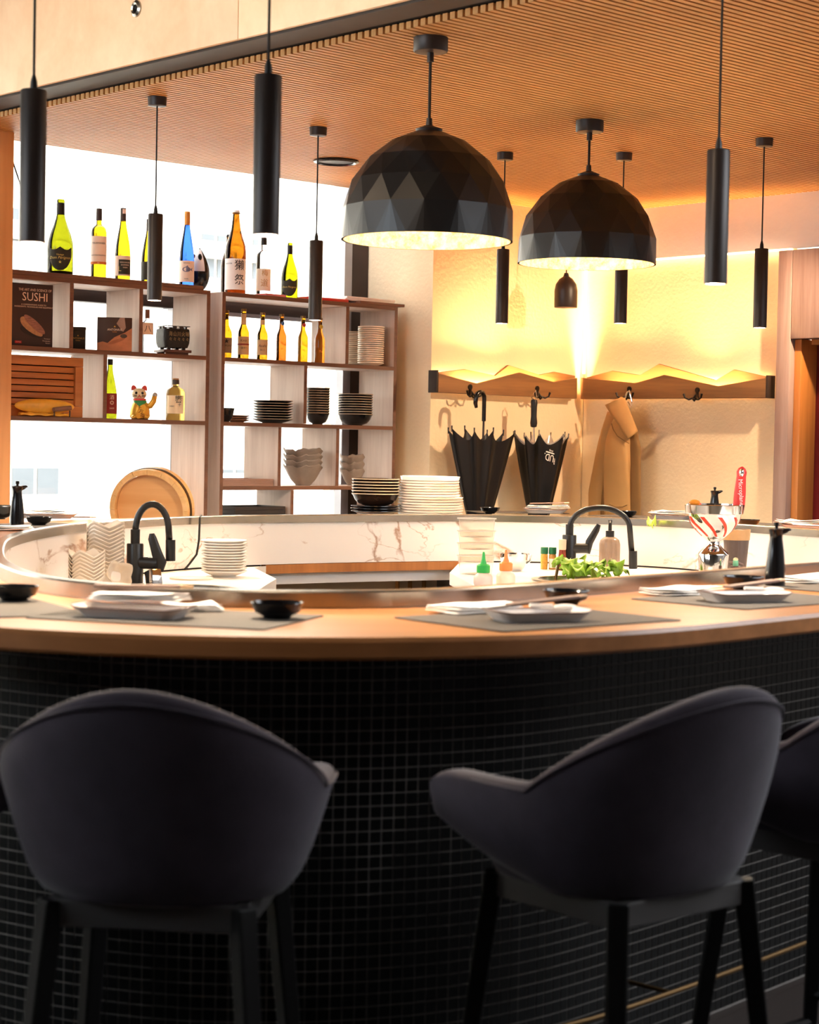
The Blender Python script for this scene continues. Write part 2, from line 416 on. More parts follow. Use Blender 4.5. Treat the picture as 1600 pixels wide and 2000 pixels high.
# --- street and the facade opposite
M_fac = pm('cream rendered facade', 'f4ead9', .9, 0, .03, .5)
M_facw = pm('far window glass', '585b5c', .6, 0, .1, 2)
M_street = pm('pale pavement', 'b9b2a8', .9, 0, .06, 2)
struct('pavement', MB().span(-18, 32, 8.9, 22, -.15, -.02), M_street, A, smooth=False)
fac = thing('house', 'pale sunlit house across the street, seen through the shop window', 'building', (0, 0, 0), A)
build('wall', MB().span(-16, 30, 16.0, 16.4, -.15, 7.4), M_fac, fac, smooth=False)
build('plinth', MB().span(-16, 30, 15.93, 16.0, -.15, .62), M_fac, fac, smooth=False)
build('ledge', MB().span(-16, 30, 15.8, 16.0, 3.35, 3.52), M_fac, fac, smooth=False)
build('ledge', MB().span(-16, 30, 15.9, 16.0, 2.55, 2.62), M_fac, fac, smooth=False)
def far_window(u0, u1, z0, z1):
    f = build('window', MB().span(u0 - .09, u1 + .09, 15.9, 16.0, z0 - .09, z1 + .09), M_fac, fac, smooth=False)
    um = (u0 + u1) / 2
    for a, b in ((u0, um - .02), (um + .02, u1)): build('pane', MB().span(a, b, 15.88, 15.905, z0, z1), M_facw, f, smooth=False)
for px0, px1, py0, py1 in ((22, 113, 914, 966), (392, 448, 462, 540), (492, 520, 470, 545), (20, 58, 410, 470), (430, 484, 917, 924)):
    p = onn(px0, py1, 15.9); q = onn(px1, py0, 15.9)
    far_window(uof(p), uof(q), p.z, q.z)

# ================================================================== the bar
CT = 1.10                                   # bar top height
WT = EYE - .535                             # kitchen worktop height
CPTS = [(1.167, 5.40), (.722, 4.88), (.424, 4.53), (.2345, 4.32), (.113, 4.19), (0, 4.10), (-.217, 4.02), (-.437, 4.02), (-.67, 4.13), (-.83, 4.30), (-.95, 4.55), (-1.07, 4.92),
        (-1.20, 5.5), (-1.28, 6.0), (-1.29, 6.6), (-1.20, 7.22), (-.9, 7.94), (-.45, 8.36), (0, 8.64), (.3, 8.78), (.709, 8.80), (1.163, 8.60), (1.43, 8.22), (1.68, 7.84), (2.2, 7.24),
        (2.5, 6.85), (2.47, 6.55), (2.1, 6.28), (1.6, 5.86)]
def spline(P, per=20):
    out = []; n = len(P)
    for i in range(n):
        p0, p1, p2, p3 = [Vector(P[(i + k) % n]) for k in (-1, 0, 1, 2)]
        for j in range(per):
            t = j / per
            out.append(.5 * ((2 * p1) + (p2 - p0) * t + (2 * p0 - 5 * p1 + 4 * p2 - p3) * t * t + (3 * p1 - p0 - 3 * p2 + p3) * t ** 3))
    return out
def resample(P, n):
    L = [0]
    for i in range(len(P)): L.append(L[-1] + (P[(i + 1) % len(P)] - P[i]).length)
    out = []; k = 0
    for i in range(n):
        s = L[-1] * i / n
        while L[k + 1] < s: k += 1
        t = (s - L[k]) / (L[k + 1] - L[k]); out.append(P[k].lerp(P[(k + 1) % len(P)], t))
    return out
NP = 220
OUT = resample(spline(CPTS), NP)
for _ in range(3): OUT = [(OUT[i - 1] + OUT[i] * 2 + OUT[(i + 1) % NP]) / 4 for i in range(NP)]
def normal(i):
    t = (OUT[(i + 1) % NP] - OUT[i - 1]).normalized(); return Vector((-t.y, t.x))
SGN = 1
cen = sum((p for p in OUT), Vector((0, 0))) / NP
if normal(40).dot(OUT[40] - cen) < 0: SGN = -1
NRM = [normal(i) * SGN for i in range(NP)]
def off(i, d): return OUT[i % NP] + NRM[i % NP] * d
def ring(mb, sec, i0=0, i1=None):
    """sweep the closed cross-section [(offset, z)...] along the outline"""
    full = i1 is None; idx = list(range(NP)) if full else [k % NP for k in range(i0, i1 + 1)]
    k = len(sec); v = []; f = []
    for i in idx:
        for d, z in sec:
            p = off(i, d); v.append((p.x, p.y, z))
    m = len(idx)
    for a in range(m if full else m - 1):
        b = (a + 1) % m
        for j in range(k):
            j2 = (j + 1) % k; f.append((a * k + j, a * k + j2, b * k + j2, b * k + j))
    if not full: f.append(tuple(range(k))); f.append(tuple(range((m - 1) * k, m * k)))
    return mb.add(v, f)
def nearest(x, y): return min(range(NP), key=lambda i: (OUT[i] - Vector((x, y))).length)
TOPW = .62
bt = ring(MB(), [(0, 1.058), (TOPW - .006, 1.058), (TOPW, 1.064), (TOPW, CT - .008), (TOPW - .008, CT), (0, CT)])
bar_top = build('bar_worktop', bt, M_bar); tag(bar_top, 'curved walnut bar top with a steel inner rim ringing the kitchen', 'counter')
ring_rim = ring(MB(), [(.014, CT + .0005), (.014, CT + .033), (.010, CT + .037), (-.020, CT + .037), (-.024, CT + .033), (-.024, CT + .004), (-.001, CT + .004), (-.001, CT + .0005)])
build('steel_rim', ring_rim, M_steel, bar_top)
bar_base = thing('bar_counter', 'curved bar front covered in black mosaic tiles under the walnut top', 'counter', (0, 0, 0))
BW = .30
iA, iB = nearest(-.62, 8.22), nearest(.22, 8.75)
g0, g1 = min(iA, iB), max(iA, iB)
def base_arc(i0, i1, z0): return ring(MB(), [(.03, z0), (BW, z0), (BW, 1.057), (.03, 1.057)], i0, i1)
build('carcass', base_arc(g1, g0 + NP, 0.0), M_grout, bar_base)
build('bridge_board', ring(MB(), [(.02, WT - .085), (.05, WT - .085), (.05, 1.057), (.02, 1.057)], g0, g1), M_white, bar_base)
build('oak_strip', ring(MB(), [(-.014, WT - .035), (.019, WT - .035), (.019, WT + .004), (-.014, WT + .004)], g0, g1), M_jamb, bar_base)
build('toe_kick', ring(MB(), [(.25, 0), (BW + .03, 0), (BW + .03, .12), (.25, .12)], g1, g0 + NP), M_black, bar_base)
M_beige = pm('beige painted board', 'd9bf9e', .7, 0, .04, 4)
build('rear_board', ring(MB(), [(BW - .02, .1), (BW, .1), (BW, 1.057), (BW - .02, 1.057)], g0, g1), M_beige, bar_base)
# slats behind the opening
for k in range(9):
    p = ony(766 + k * 6.2, 1150, 9.0 - k * 0.0); t = off(nearest(p.x, p.y), BW - .05)
    build('slat', MB().box((t.x, t.y, .62), (.009, .02, .6), Matrix.Rotation(A, 3, 'Z')), M_ceil, bar_base, smooth=False)
# marble splash panels on the kitchen side
jc = min((i for i in range(NP) if OUT[i].y > 7), key=lambda i: abs(800 + FPX * OUT[i].x / OUT[i].y - 378))
def marble_arc(i0, i1): return ring(MB(), [(-.012, WT + .006), (-.002, WT + .006), (-.002, CT + .003), (-.012, CT + .003)], i0, i1)
cuts = sorted([nearest(-.67, 4.13), jc, nearest(.30, 8.78), nearest(1.2, 8.6), nearest(2.5, 6.8)])
for k in range(5):
    a = cuts[k]; b = cuts[(k + 1) % 5]
    if b <= a: b += NP
    build('marble_panel', marble_arc(a, b), M_marble, bar_base)
# foot rail
fr = []
for i in range(nearest(1.5, 5.8) - 0, 1): pass
rail_idx = [i for i in range(NP) if OUT[i].y < 6.2]
start = next(i for i in range(NP) if (i in rail_idx) and ((i - 1) % NP not in rail_idx))
seq = []; i = start
while i % NP in rail_idx: seq.append(i % NP); i += 1
build('foot_rail', MB().tube([(*off(i, BW + .13), .275) for i in seq], .006, 10), M_brass, bar_base)
for i in seq[::14]:
    a, b = off(i, BW), off(i, BW + .13); build('rail_bracket', MB().tube([(*a, .275), (*b, .275)], .005, 8), M_brass, bar_base)
# mosaic tiles, the three hundred that show largest each a part of its own
PIT, TS, TH = .0252, .0224, .0013
perim = [(off(i, BW)) for i in range(NP)]
fine = []
for i in range(NP):
    for j in range(8): fine.append((perim[i].lerp(perim[(i + 1) % NP], j / 8), NRM[i].lerp(NRM[(i + 1) % NP], j / 8)))
cols = []; left = 0.0
for k in range(len(fine)):
    p, nn = fine[k]; q, n2 = fine[(k + 1) % len(fine)]; d = (q - p).length
    while left <= d:
        w = left / d; cols.append((p.lerp(q, w), nn.lerp(n2, w).normalized())); left += PIT
    left -= d
cand = []
for p, nn in cols:
    if nn.y > .45 or p.y > 6.4: continue
    z = 1.045
    while z > .13:
        d = Vector((p.x, p.y, z)) - EYEP; yy = d.dot(FWD)
        px = 800 + FPX * d.dot(RGT) / yy; py = 1000 - FPX * d.dot(UPV) / yy
        vis = -20 < px < 1620 and py < 2010
        hid = ((px - 340) / 320) ** 2 + ((py - 1550) / 215) ** 2 < 1 or (820 < px and py > 1330) or (-30 < px < 700 and 1640 < py < 1810)
        cand.append(((0 if vis and not hid else 1), d.length + nn.y * .8, p, nn, z)); z -= PIT
cand.sort(key=lambda c: (c[0], c[1]))
tm = MB().box((0, 0, 0), (TS, TH * 2, TS))
rest = MB()
for k, (h, dd, p, nn, z) in enumerate(cand):
    ang = math.atan2(nn.y, nn.x) + math.pi / 2; ang += random.uniform(-.012, .012)
    if k < 300: build('tile', tm, M_tile, bar_base, (p.x, p.y, z), ang, smooth=False, bevel=.0012, bseg=1, key='tile')
    else: rest.box((p.x, p.y, z), (TS, TH * 2, TS), Matrix.Rotation(ang, 3, 'Z'))
tag(build('tiles', rest, M_tile, bar_base, smooth=False), kind='stuff')
# --- worktops inside
def circle(cx, cy, r, n=40): return [(cx + r * math.cos(2 * math.pi * k / n), cy + r * math.sin(2 * math.pi * k / n)) for k in range(n)]
inner = [off(i, -.016) for i in range(NP)]
i0, i1 = nearest(-.62, 8.22), nearest(-.50, 4.03)
arcL = [tuple(inner[k]) for k in (range(i1, i0 + 1) if i0 > i1 else list(range(i1, NP)) + list(range(0, i0 + 1)))]
if sum(p[0] for p in arcL) / len(arcL) > -.4: arcL = [tuple(inner[k % NP]) for k in range(i0, i1 + NP + 1)]
sp = onz(345, 1150, WT); sp *= 6.77 / sp.y;  hp = onz(374, 1131, WT)
polyL = arcL + [(-.66, 8.08), (-.52, 7.45), (-.56, 6.5), (-.54, 5.0)]
wl = thing('kitchen_worktop', 'pale stone worktop with a round steel sink beside the stacked bowls', 'worktop', (0, 0, 0))
build('slab', MB().prism(polyL, WT - .05, WT, holes=[circle(sp.x, sp.y, .205)]), M_worktop, wl, smooth=False)
cabL = [(x * .98 - .02 if x > -.7 else x + .06, y) for x, y in [(-.70, 8.0), (-.56, 7.4), (-.60, 6.5), (-.58, 5.0), (-.62, 4.35), (-.85, 4.6), (-1.1, 5.6), (-1.15, 6.6), (-1.0, 7.4)]]
build('cabinet', MB().prism(cabL, 0, WT - .051), M_worktop, wl, smooth=False)
bas = MB().lathe([(.225, .004), (.225, .007), (.20, .007), (.192, -.01), (.185, -.10), (.15, -.125), (0, -.13), (0, -.134), (.155, -.13), (.193, -.102), (.20, -.008), (.206, .003)], 48)
build('sink_basin', bas, M_steel, wl, (sp.x, sp.y, WT))
build('round_cover', MB().lathe([(0, .008), (.080, .008), (.085, .005), (.085, .0006), (0, .0006)], 40), M_creamcer, wl, (hp.x, hp.y, WT), ang=60)
j0, j1 = nearest(.22, 8.75), nearest(1.9, 6.12)
order = list(range(j0, j0 + ((j1 - j0) % NP) + 1))
if any(OUT[k % NP].x < -.3 for k in order): order = list(range(j1, j1 + ((j0 - j1) % NP) + 1))[::-1]
arcR = [tuple(inner[k % NP]) for k in order]
rs = onz(1150, 1122, WT)
rs.y = 7.65; rs.x = (1150 - 800) / FPX * 7.65
polyR = arcR + [(.62, 6.7), (.25, 7.30), (.175, 8.0)]
wr = thing('kitchen_worktop', 'white stone worktop with a sink, spices and squeeze bottles', 'worktop', (0, 0, 0))
build('slab', MB().prism(polyR, WT - .05, WT, holes=[circle(rs.x, rs.y, .205)]), M_worktop, wr, smooth=False)
build('cabinet', MB().prism([(.27, 8.55), (.31, 7.4), (.70, 6.8), (1.85, 6.3), (2.35, 6.75), (1.5, 7.85), (1.1, 8.4), (.7, 8.7)], 0, WT - .051), M_steel_dark, wr, smooth=False)
build('sink_basin', bas, M_steel, wr, (rs.x, rs.y, WT))

# ================================================================== bar stools
def stool(x, y, rz, label):
    t = thing('bar_stool', label, 'stool', (x, y, 0), rz, 'velvet bar stools along the bar')
    # local: back at -y, sitter looks to +y
    def hgt(a):                                   # rim height by angle from the back
        a = abs(a); k = min(1, a / 1.42) ** 1.75
        tip = max(0, (a - 1.9) / .35)
        return 1.076 - .160 * k - .012 * max(0, a - 1.4) - .045 * tip ** 2.5
    def plan(a, t_):
        wv = .208 + (.276 - .208) * min(1, t_ / .58) ** .85 - .04 * max(0, t_ - .60) ** 1.2 / .38 * .9
        dp = .175 + .095 * t_
        return wv, dp
    amax = 2.25
    def pt(u, v, inn):
        a = (u - .5) * 2 * amax
        zt = hgt(a); fr = max(0, (abs(a) - 1.35) / .9); z0 = .722 + .12 * fr ** 1.3 * .75; z = z0 + (zt - z0) * v
        tt = (z - .722) / (1.072 - .722); wv, dp = plan(a, tt)
        e = .94
        sx = math.copysign(abs(math.sin(a)) ** e, math.sin(a)); cy = math.copysign(abs(math.cos(a)) ** e, math.cos(a))
        stretch = 1.0 if abs(a) < math.pi / 2 else 1.05
        k = 1 - inn * .055 / wv
        if abs(a) > math.pi / 2:
            q = (abs(a) - math.pi / 2) / (amax - math.pi / 2)
            return (math.copysign(wv * (1 - .22 * q * q) - inn * .055, a), .285 * q * (1 - .06 * inn * q), z)
        return (wv * k * sx, -dp * k * cy, z)
    NU, NV = 49, 14
    mb = MB(); v = []; f = []
    prof = [(0, 0.0), (0, .25), (0, .5), (0, .75), (0, .93), (.12, .985), (.5, 1.012), (.88, .985), (1, .93), (1, .75), (1, .5), (1, .25), (1, 0.0)]
    K = len(prof)
    for iu in range(NU):
        for inn, vv in prof: v.append(pt(iu / (NU - 1), vv, inn))
    for iu in range(NU - 1):
        for j in range(K):
            j2 = (j + 1) % K; f.append((iu * K + j, iu * K + j2, (iu + 1) * K + j2, (iu + 1) * K + j))
    f.append(tuple(range(K))); f.append(tuple(range((NU - 1) * K, NU * K)))
    mb.add(v, f)
    build('shell', mb, M_fabric, t, key='stool_shell', mods=[('SUBSURF', {'levels': 1, 'render_levels': 1})], ang=180)
    build('piping', MB().tube([pt(.5 + (k / 48 - .5) * .80, .945, .0) for k in range(49)], .0026, 6), M_fabric, t, key='stool_piping')
    sb = MB(); SE = []
    for k in range(40):
        q = 2 * math.pi * k / 40; c_, s_ = math.cos(q), math.sin(q)
        SE.append((math.copysign(abs(c_) ** .75, c_), math.copysign(abs(s_) ** .75, s_)))
    lay = [(.155, .145, .728), (.175, .165, .731), (.186, .172, .75), (.192, .178, .80), (.19, .176, .825), (.165, .15, .84), (.08, .07, .845)]
    v = []; f = []
    for ax, ay, z in lay:
        for a_, b_ in SE: v.append((ax * a_, ay * b_ + (.045 if b_ > 0 else 0), z))
    for r in range(len(lay) - 1):
        for k in range(40): f.append((r * 40 + k, r * 40 + (k + 1) % 40, (r + 1) * 40 + (k + 1) % 40, (r + 1) * 40 + k))
    f.append(tuple(range(40))); f.append(tuple(range((len(lay) - 1) * 40, len(lay) * 40)))
    build('seat', sb.add(v, f), M_fabric, t, key='stool_seat')
    fm = MB().box((0, -.135, .708), (.30, .022, .042)).box((0, .150, .708), (.30, .022, .042)).box((-.150, .008, .708), (.022, .27, .042)).box((.150, .008, .708), (.022, .27, .042)).box((0, .008, .724), (.26, .26, .010))
    build('seat_frame', fm, M_apron, t, smooth=False, bevel=.003, key='stool_frame')
    for sx in (-1, 1):
        for sy in (-1, 1):
            top = Vector((sx * .152, .008 + sy * .145, .728)); bot = Vector((sx * .215, .008 + sy * .215, 0))
            build('leg', MB().tube([top, top.lerp(bot, .5), bot], [.025, .021, .015], 4), M_leg, t, smooth=False, bevel=.004, key='stool_leg%d%d' % (sx, sy))
    def at(sx, sy, z):
        k = 1 - z / .728; return Vector((sx * (.152 + .063 * k), .008 + sy * (.145 + .07 * k), z))
    build('footrest', MB().tube([at(-1, 1, .26), at(1, 1, .26)], .011, 8), M_leg, t, key='stool_foot')
    for sx in (-1, 1): build('stretcher', MB().tube([at(sx, 1, .32), at(sx, -1, .32)], .010, 8), M_leg, t, key='stool_str%d' % sx)
    return t
stool(-.385, 3.07, math.radians(-6), 'dark velvet bar stool seen from behind, its whole back facing the room')
stool(.372, 3.19, math.radians(40), 'dark velvet bar stool turned aside so its low arm shows against the tiles')
stool(.855, 3.66, math.radians(43), 'dark velvet bar stool half hidden behind the turned one')
stool(-.985, 3.36, math.radians(-50), 'dark velvet bar stool of which only an arm tip and a leg show')

# ================================================================== pendant lamps
def spot(parent, z, power, col, size=2.9, blend=.4, rad=.025):
    l = bpy.data.lights.new('lamp_light', 'SPOT'); l.energy = power; l.color = col; l.spot_size = size; l.spot_blend = blend; l.shadow_soft_size = rad
    o = bpy.data.objects.new('lamp_light', l); C.objects.link(o); o.parent = parent; o.location = (0, 0, z); return o
M_bulb = emit('warm lamp disc', (1, .72, .42), 14.0)
M_wire = pm('black cord', '17130f', .7, 0, .1, 30)
def tube_lamp(px, pyt, pyb, ztop, label, D, L=.36, rad=.031, canopy=True):
    p = ony(px, pyt, D); b = p.z - L
    t = thing('pendant_lamp', label, 'lamp', (p.x, p.y, b), 0, 'black tube pendants over the bar')
    build('tube', MB().lathe([(0, L - .004), (rad - .002, L), (rad, L - .003), (rad, .002), (rad - .002, 0), (rad - .004, 0), (rad - .004, .035), (0, .035)], 32), M_black, t, key='tube%.3f%.3f' % (L, rad))
    build('strain_relief', MB().lathe([(.010, L - .005), (.008, L + .02), (.004, L + .035), (0, L + .036)], 12), M_blackplastic, t, key='tube_relief%.3f' % L)
    build('cord', MB().tube([(0, 0, L + .03), (0, 0, ztop - b - .01)], .0033, 8), M_wire, t)
    build('canopy', MB().lathe([(.030, ztop - b - .038), (.038, ztop - b - .036), (.040, ztop - b), (0, ztop - b)], 28), M_black, t)
    build('lamp_disc', MB().lathe([(0, .033), (rad - .006, .033), (rad - .006, .030), (0, .029)], 20), M_bulb, t, key='tube_disc')
    spot(t, .026, TUBE_W, WARMW)
for px, pyt, D, ztop, lab in (
        (66, 176, 4.515, 3.75, 'black tube pendant hanging in front of the plywood beam and the green magnum'),
        (524, 147, 4.31, 3.75, 'black tube pendant hanging between the sake bottle and the larger dome'),
        (1404, 293, 5.14, 3.75, 'long black tube pendant hanging in front of the coat rack wall, next to the portal'),
        (304, 418, 7.95, CEIL, 'black tube pendant hanging in front of the shelf beside the blue bottle'),
        (618, 470, 8.63, CEIL, 'black tube pendant hanging in front of the shelf beside the amber beers'),
        (983, 487, 9.26, CEIL, 'black tube pendant hanging above the umbrellas, between the two domes'),
        (1215, 486, 9.2, CEIL, 'black tube pendant whose top is hidden behind the smaller looking dome'),
        (1488, 486, 8.70, CEIL, 'black tube pendant hanging beside the wood clad portal')):
    tube_lamp(px, pyt, 0, ztop, lab, D)
M_dome = pm('black faceted shade', '0d0a0a', .36, 0, .1, 8)
def leaf_gold():
    m, N, L, b = _new('gold leaf lining')
    tc = N.new('ShaderNodeTexCoord'); nz = N.new('ShaderNodeTexNoise'); nz.inputs['Scale'].default_value = 26; nz.inputs['Detail'].default_value = 8; nz.inputs['Roughness'].default_value = .75
    L.new(tc.outputs['Object'], nz.inputs['Vector'])
    r = N.new('ShaderNodeValToRGB'); r.color_ramp.elements[0].position = .35; r.color_ramp.elements[1].position = .62
    r.color_ramp.elements[0].color = lin('c99f52') + (1,); r.color_ramp.elements[1].color = lin('ffedc4') + (1,)
    L.new(nz.outputs['Fac'], r.inputs['Fac']); L.new(r.outputs['Color'], b.inputs['Base Color'])
    b.inputs['Roughness'].default_value = .6; b.inputs['Metallic'].default_value = .15
    return m
M_goldleaf = leaf_gold()
M_filament = emit('warm bulb', (1, .75, .45), 15.0)
def dome_lamp(px, pyrim, D, label, rz):
    p = ony(px, pyrim, D)
    t = thing('dome_pendant', label, 'lamp', (p.x, p.y, p.z), rz, 'faceted dome pendants')
    R, N = .302, 16
    rows = [(R, 0, 0), (R * .995, .110, .5), (R * .895, .205, 0), (R * .71, .285, .5), (R * .43, .350, 0), (R * .13, .386, .5)]
    v = []; f = []
    # a smooth rim of 60 points, then rows of facets
    for r, z, o in rows:
        for k in range(N):
            a = 2 * math.pi * (k + o) / N; v.append((r * math.cos(a), r * math.sin(a), z))
    for j in range(len(rows) - 1):
        o0, o1 = rows[j][2], rows[j + 1][2]
        for k in range(N):
            k2 = (k + 1) % N; a, a2, b, b2 = j * N + k, j * N + k2, (j + 1) * N + k, (j + 1) * N + k2
            if j == 0:
                ids = [a]
                for q in range(1, 4):
                    an = 2 * math.pi * (k + q / 4) / N; ids.append(len(v)); v.append((R * math.cos(an), R * math.sin(an), 0))
                ids.append(a2)
                f += [(ids[q], ids[q + 1], b) for q in range(4)] + [(a2, b2, b)]
            elif o1 > o0: f += [(a, a2, b), (a2, b2, b)]
            else: f += [(a, a2, b2), (a, b2, b)]
    f.append(tuple(range((len(rows) - 1) * N, len(rows) * N)))
    build('shade', MB().add(v, f), M_dome, t, smooth=False, key='dome_shade')
    li = MB().lathe([(R * .975, .0005), (R * .955, .09), (R * .85, .195), (R * .67, .27), (R * .40, .33), (R * .12, .366), (0, .37)], 60)
    li.f = li.f[:-1] if len(li.f[-1]) > 4 else li.f
    build('gold_lining', li, M_goldleaf, t, key='dome_lining2')
    ztop = CEIL - p.z
    build('cap', MB().lathe([(.045, .382), (.048, .391), (.03, .398), (.012, .405), (.010, .43), (0, .432)], 24), M_black, t, key='dome_cap')
    build('cord', MB().tube([(0, 0, .43), (0, 0, ztop - .02)], .0055, 8), M_wire, t)
    build('canopy', MB().lathe([(.012, ztop - .085), (.012, ztop - .052), (.058, ztop - .05), (.061, ztop - .046), (.061, ztop), (0, ztop)], 32), M_black, t)
    build('bulb', MB().lathe([(.014, .33), (.016, .29), (.03, .25), (.034, .22), (.025, .195), (0, .187)], 20), M_filament, t, key='dome_bulb')
    l = bpy.data.lights.new('bulb_light', 'POINT'); l.energy = DOME_W; l.color = (1, .78, .5); l.shadow_soft_size = .04
    o = bpy.data.objects.new('bulb_light', l); C.objects.link(o); o.parent = t; o.location = (0, 0, .15)
dome_lamp(834, 471, 6.70, 'large black faceted dome pendant nearest the beam, gold inside', .15)
dome_lamp(1146, 516, 8.32, 'black faceted dome pendant nearer the coat rack corner, gold inside', .42)
# small ceiling spotlights: one over the coats, two added to brighten the plywood beam (all out of the picture)
M_spotface = emit('spotlight face', (1, .82, .6), 20.0)
def spotlight(pos, aim, power, label, size=1.75):
    t = thing('unseen_spotlight', label, 'lamp', pos)
    d = (Vector(aim) - Vector(pos)).normalized(); q = d.to_track_quat('-Z', 'Y').to_matrix()
    build('mount', MB().lathe([(.035, -.02), (.04, 0), (0, 0)], 20).tube([(0, 0, -.015), (0, 0, -.06)], .008, 8), M_black, t)
    o = Vector((0, 0, -.09))
    build('housing', MB().lathe([(.034, -.05), (.036, -.05), (.036, .045), (.030, .05), (0, .05), (0, .04), (.030, .04), (.034, -.03)], 24, o, M=q), M_black, t)
    build('lamp_face', MB().lathe([(0, -.028), (.032, -.028), (.032, -.024), (0, -.024)], 20, o, M=q), M_spotface, t)
    l = bpy.data.lights.new('spot_light', 'SPOT'); l.energy = power; l.color = (1, .72, .46); l.spot_size = size; l.spot_blend = .7; l.shadow_soft_size = .03
    s = bpy.data.objects.new('spot_light', l); C.objects.link(s); s.parent = t; s.location = o + d * .056; s.rotation_euler = d.to_track_quat('-Z', 'Y').to_euler()
spotlight((2.35, 9.55, CEIL), (.95, 11.2, 1.45), SPOT_W * 1.7, 'small black spotlight on the slatted ceiling aimed at the coat racks', 1.25)
spotlight(UN(1.9, 3.6, 3.75), UN(4.25, 4.6, 3.0), SPOT_W * .55, 'added unseen spotlight brightening the plywood beam, nearer the viewer', 2.0)
spotlight(UN(1.9, 6.6, 3.75), UN(4.25, 6.6, 3.0), SPOT_W * .55, 'added unseen spotlight brightening the plywood beam, nearer the street', 2.0)
# bell pendant in the corner
p = ony(1105, 601, 11.0)
t = thing('bell_pendant', 'small black bell shaped pendant hanging below the rear dome', 'lamp', p)
build('bell', MB().lathe([(.065, 0), (.067, .004), (.067, .10), (.060, .135), (.04, .165), (.018, .18), (.012, .20), (0, .202)][::1] + [], 32), M_black, t)
build('cord', MB().tube([(0, 0, .20), (0, 0, CEIL - p.z - .02)], .004, 8), M_wire, t)
build('canopy', MB().lathe([(.035, CEIL - p.z - .03), (.04, CEIL - p.z), (0, CEIL - p.z)], 24), M_black, t)
# round vent in the slats
p = onz(657, 314, CEIL)
t = thing('ceiling_speaker', 'round black glossy speaker set in the slatted ceiling', 'speaker', (p.x, p.y, CEIL))
build('ring', MB().lathe([(.115, 0), (.115, -.008), (.10, -.014), (.088, -.010), (.088, 0)], 40), M_blackglaze, t)
build('cone', MB().lathe([(0, -.004), (.088, -.006), (.088, 0), (0, 0)], 32), M_black, t)
# round steel fitting on the plywood
p = onu(267, 17, 4.25)
t = thing('wall_spotlight', 'small round metal fitting set in the plywood beam', 'light fitting', p)
RX = Matrix.Rotation(A, 3, 'Z') @ Matrix.Rotation(-math.pi / 2, 3, 'Y')
build('bezel', MB().lathe([(.033, 0), (.032, .006), (.022, .012), (.015, .009), (.015, 0)], 28, M=RX), M_steel, t)
build('lens', MB().lathe([(0, .007), (.015, .008), (.015, 0), (0, 0)], 20, M=RX), M_blackglaze, t)
# thin black cable by the window
a, b = onn(14, 283, 7.95), onn(42, 372, 7.95)
tag(build('cable', MB().tube([onn(14, 270, 8.2), onn(20, 300, 8.2), onn(33, 340, 8.2), onn(44, 372, 8.2), onn(60, 420, 8.2), onn(66, 470, 8.2)], .004, 8), M_wire), 'thin black cable hanging beside the window behind the tube pendant', 'cable')
# ================================================================== coat rack in the corner (two boards boxes with lamps inside)
M_rack = wood('weathered brown plank', '6e4a26', '936638', 'x', 12, .55)
M_rackend = pm('dark end block', '2b1c12', .6, 0, .15, 20)
M_led = emit('warm led strip', (1, .66, .30), 40.0)
M_hook = pm('dark iron hook', '1f1712', .4, .6, .15, 30)
ZB = EYE + .303
def rack(name, label, conv, plane_front, plane_back, front, back, lo, hi, isn):
    """isn: board runs along u at constant n; else runs along n at constant u. Local frame: x along the wall to the viewer's right, -y into the room"""
    t = thing(name, label, 'coat rack', (0, 0, 0), A if isn else A - math.pi / 2)
    def X(p): return uof(p) if isn else -nof(p)
    def board(nm, pts, pl, th):
        P = [conv(px, py, pl) for px, py in pts]
        poly = [(X(P[0]), ZB)] + [(X(p), p.z) for p in P] + [(X(P[-1]), ZB)]
        M = Matrix(((1, 0, 0, 0), (0, 0, 1, 0), (0, 1, 0, 0), (0, 0, 0, 1)))
        return build(nm, MB().prism(poly, pl, pl + th, M), M_rack, t, smooth=False, bevel=.002), X(P[0]), X(P[-1])
    fb, x0, x1 = board('front_board', front, plane_front, .018)
    board('back_board', back, plane_back, .018)
    build('bottom_board', MB().span(x0, x1, plane_front + .019, plane_back - .001, ZB, ZB + .015), M_rack, t)
    for e, x in ((lo, x0), (hi, x1)):
        if e: build('end_block', MB().span(x - (.014 if e < 0 else 0), x + (.014 if e > 0 else 0), plane_front, plane_back + .02, ZB - .002, ZB + .125), M_rackend, t, bevel=.002)
    build('led_strip', MB().span(x0 + .03, x1 - .03, plane_front + .028, plane_front + .036, ZB + .0155, ZB + .021), M_led, t, smooth=False)
    build('led_strip', MB().span(x0 + .03, x1 - .03, plane_back + .022, plane_back + .030, ZB + .09, ZB + .096), M_led, t, smooth=False)
    l = bpy.data.lights.new('led_light', 'AREA'); l.shape = 'RECTANGLE'; l.size = x1 - x0 - .34; l.size_y = .02; l.energy = LED_W; l.color = (1, .58, .24)
    o = bpy.data.objects.new('led_light', l); C.objects.link(o); o.parent = t; o.location = ((x0 + x1) / 2, plane_front + .034, ZB + .026); o.rotation_euler = (math.pi - .12, 0, 0)
    return t, X
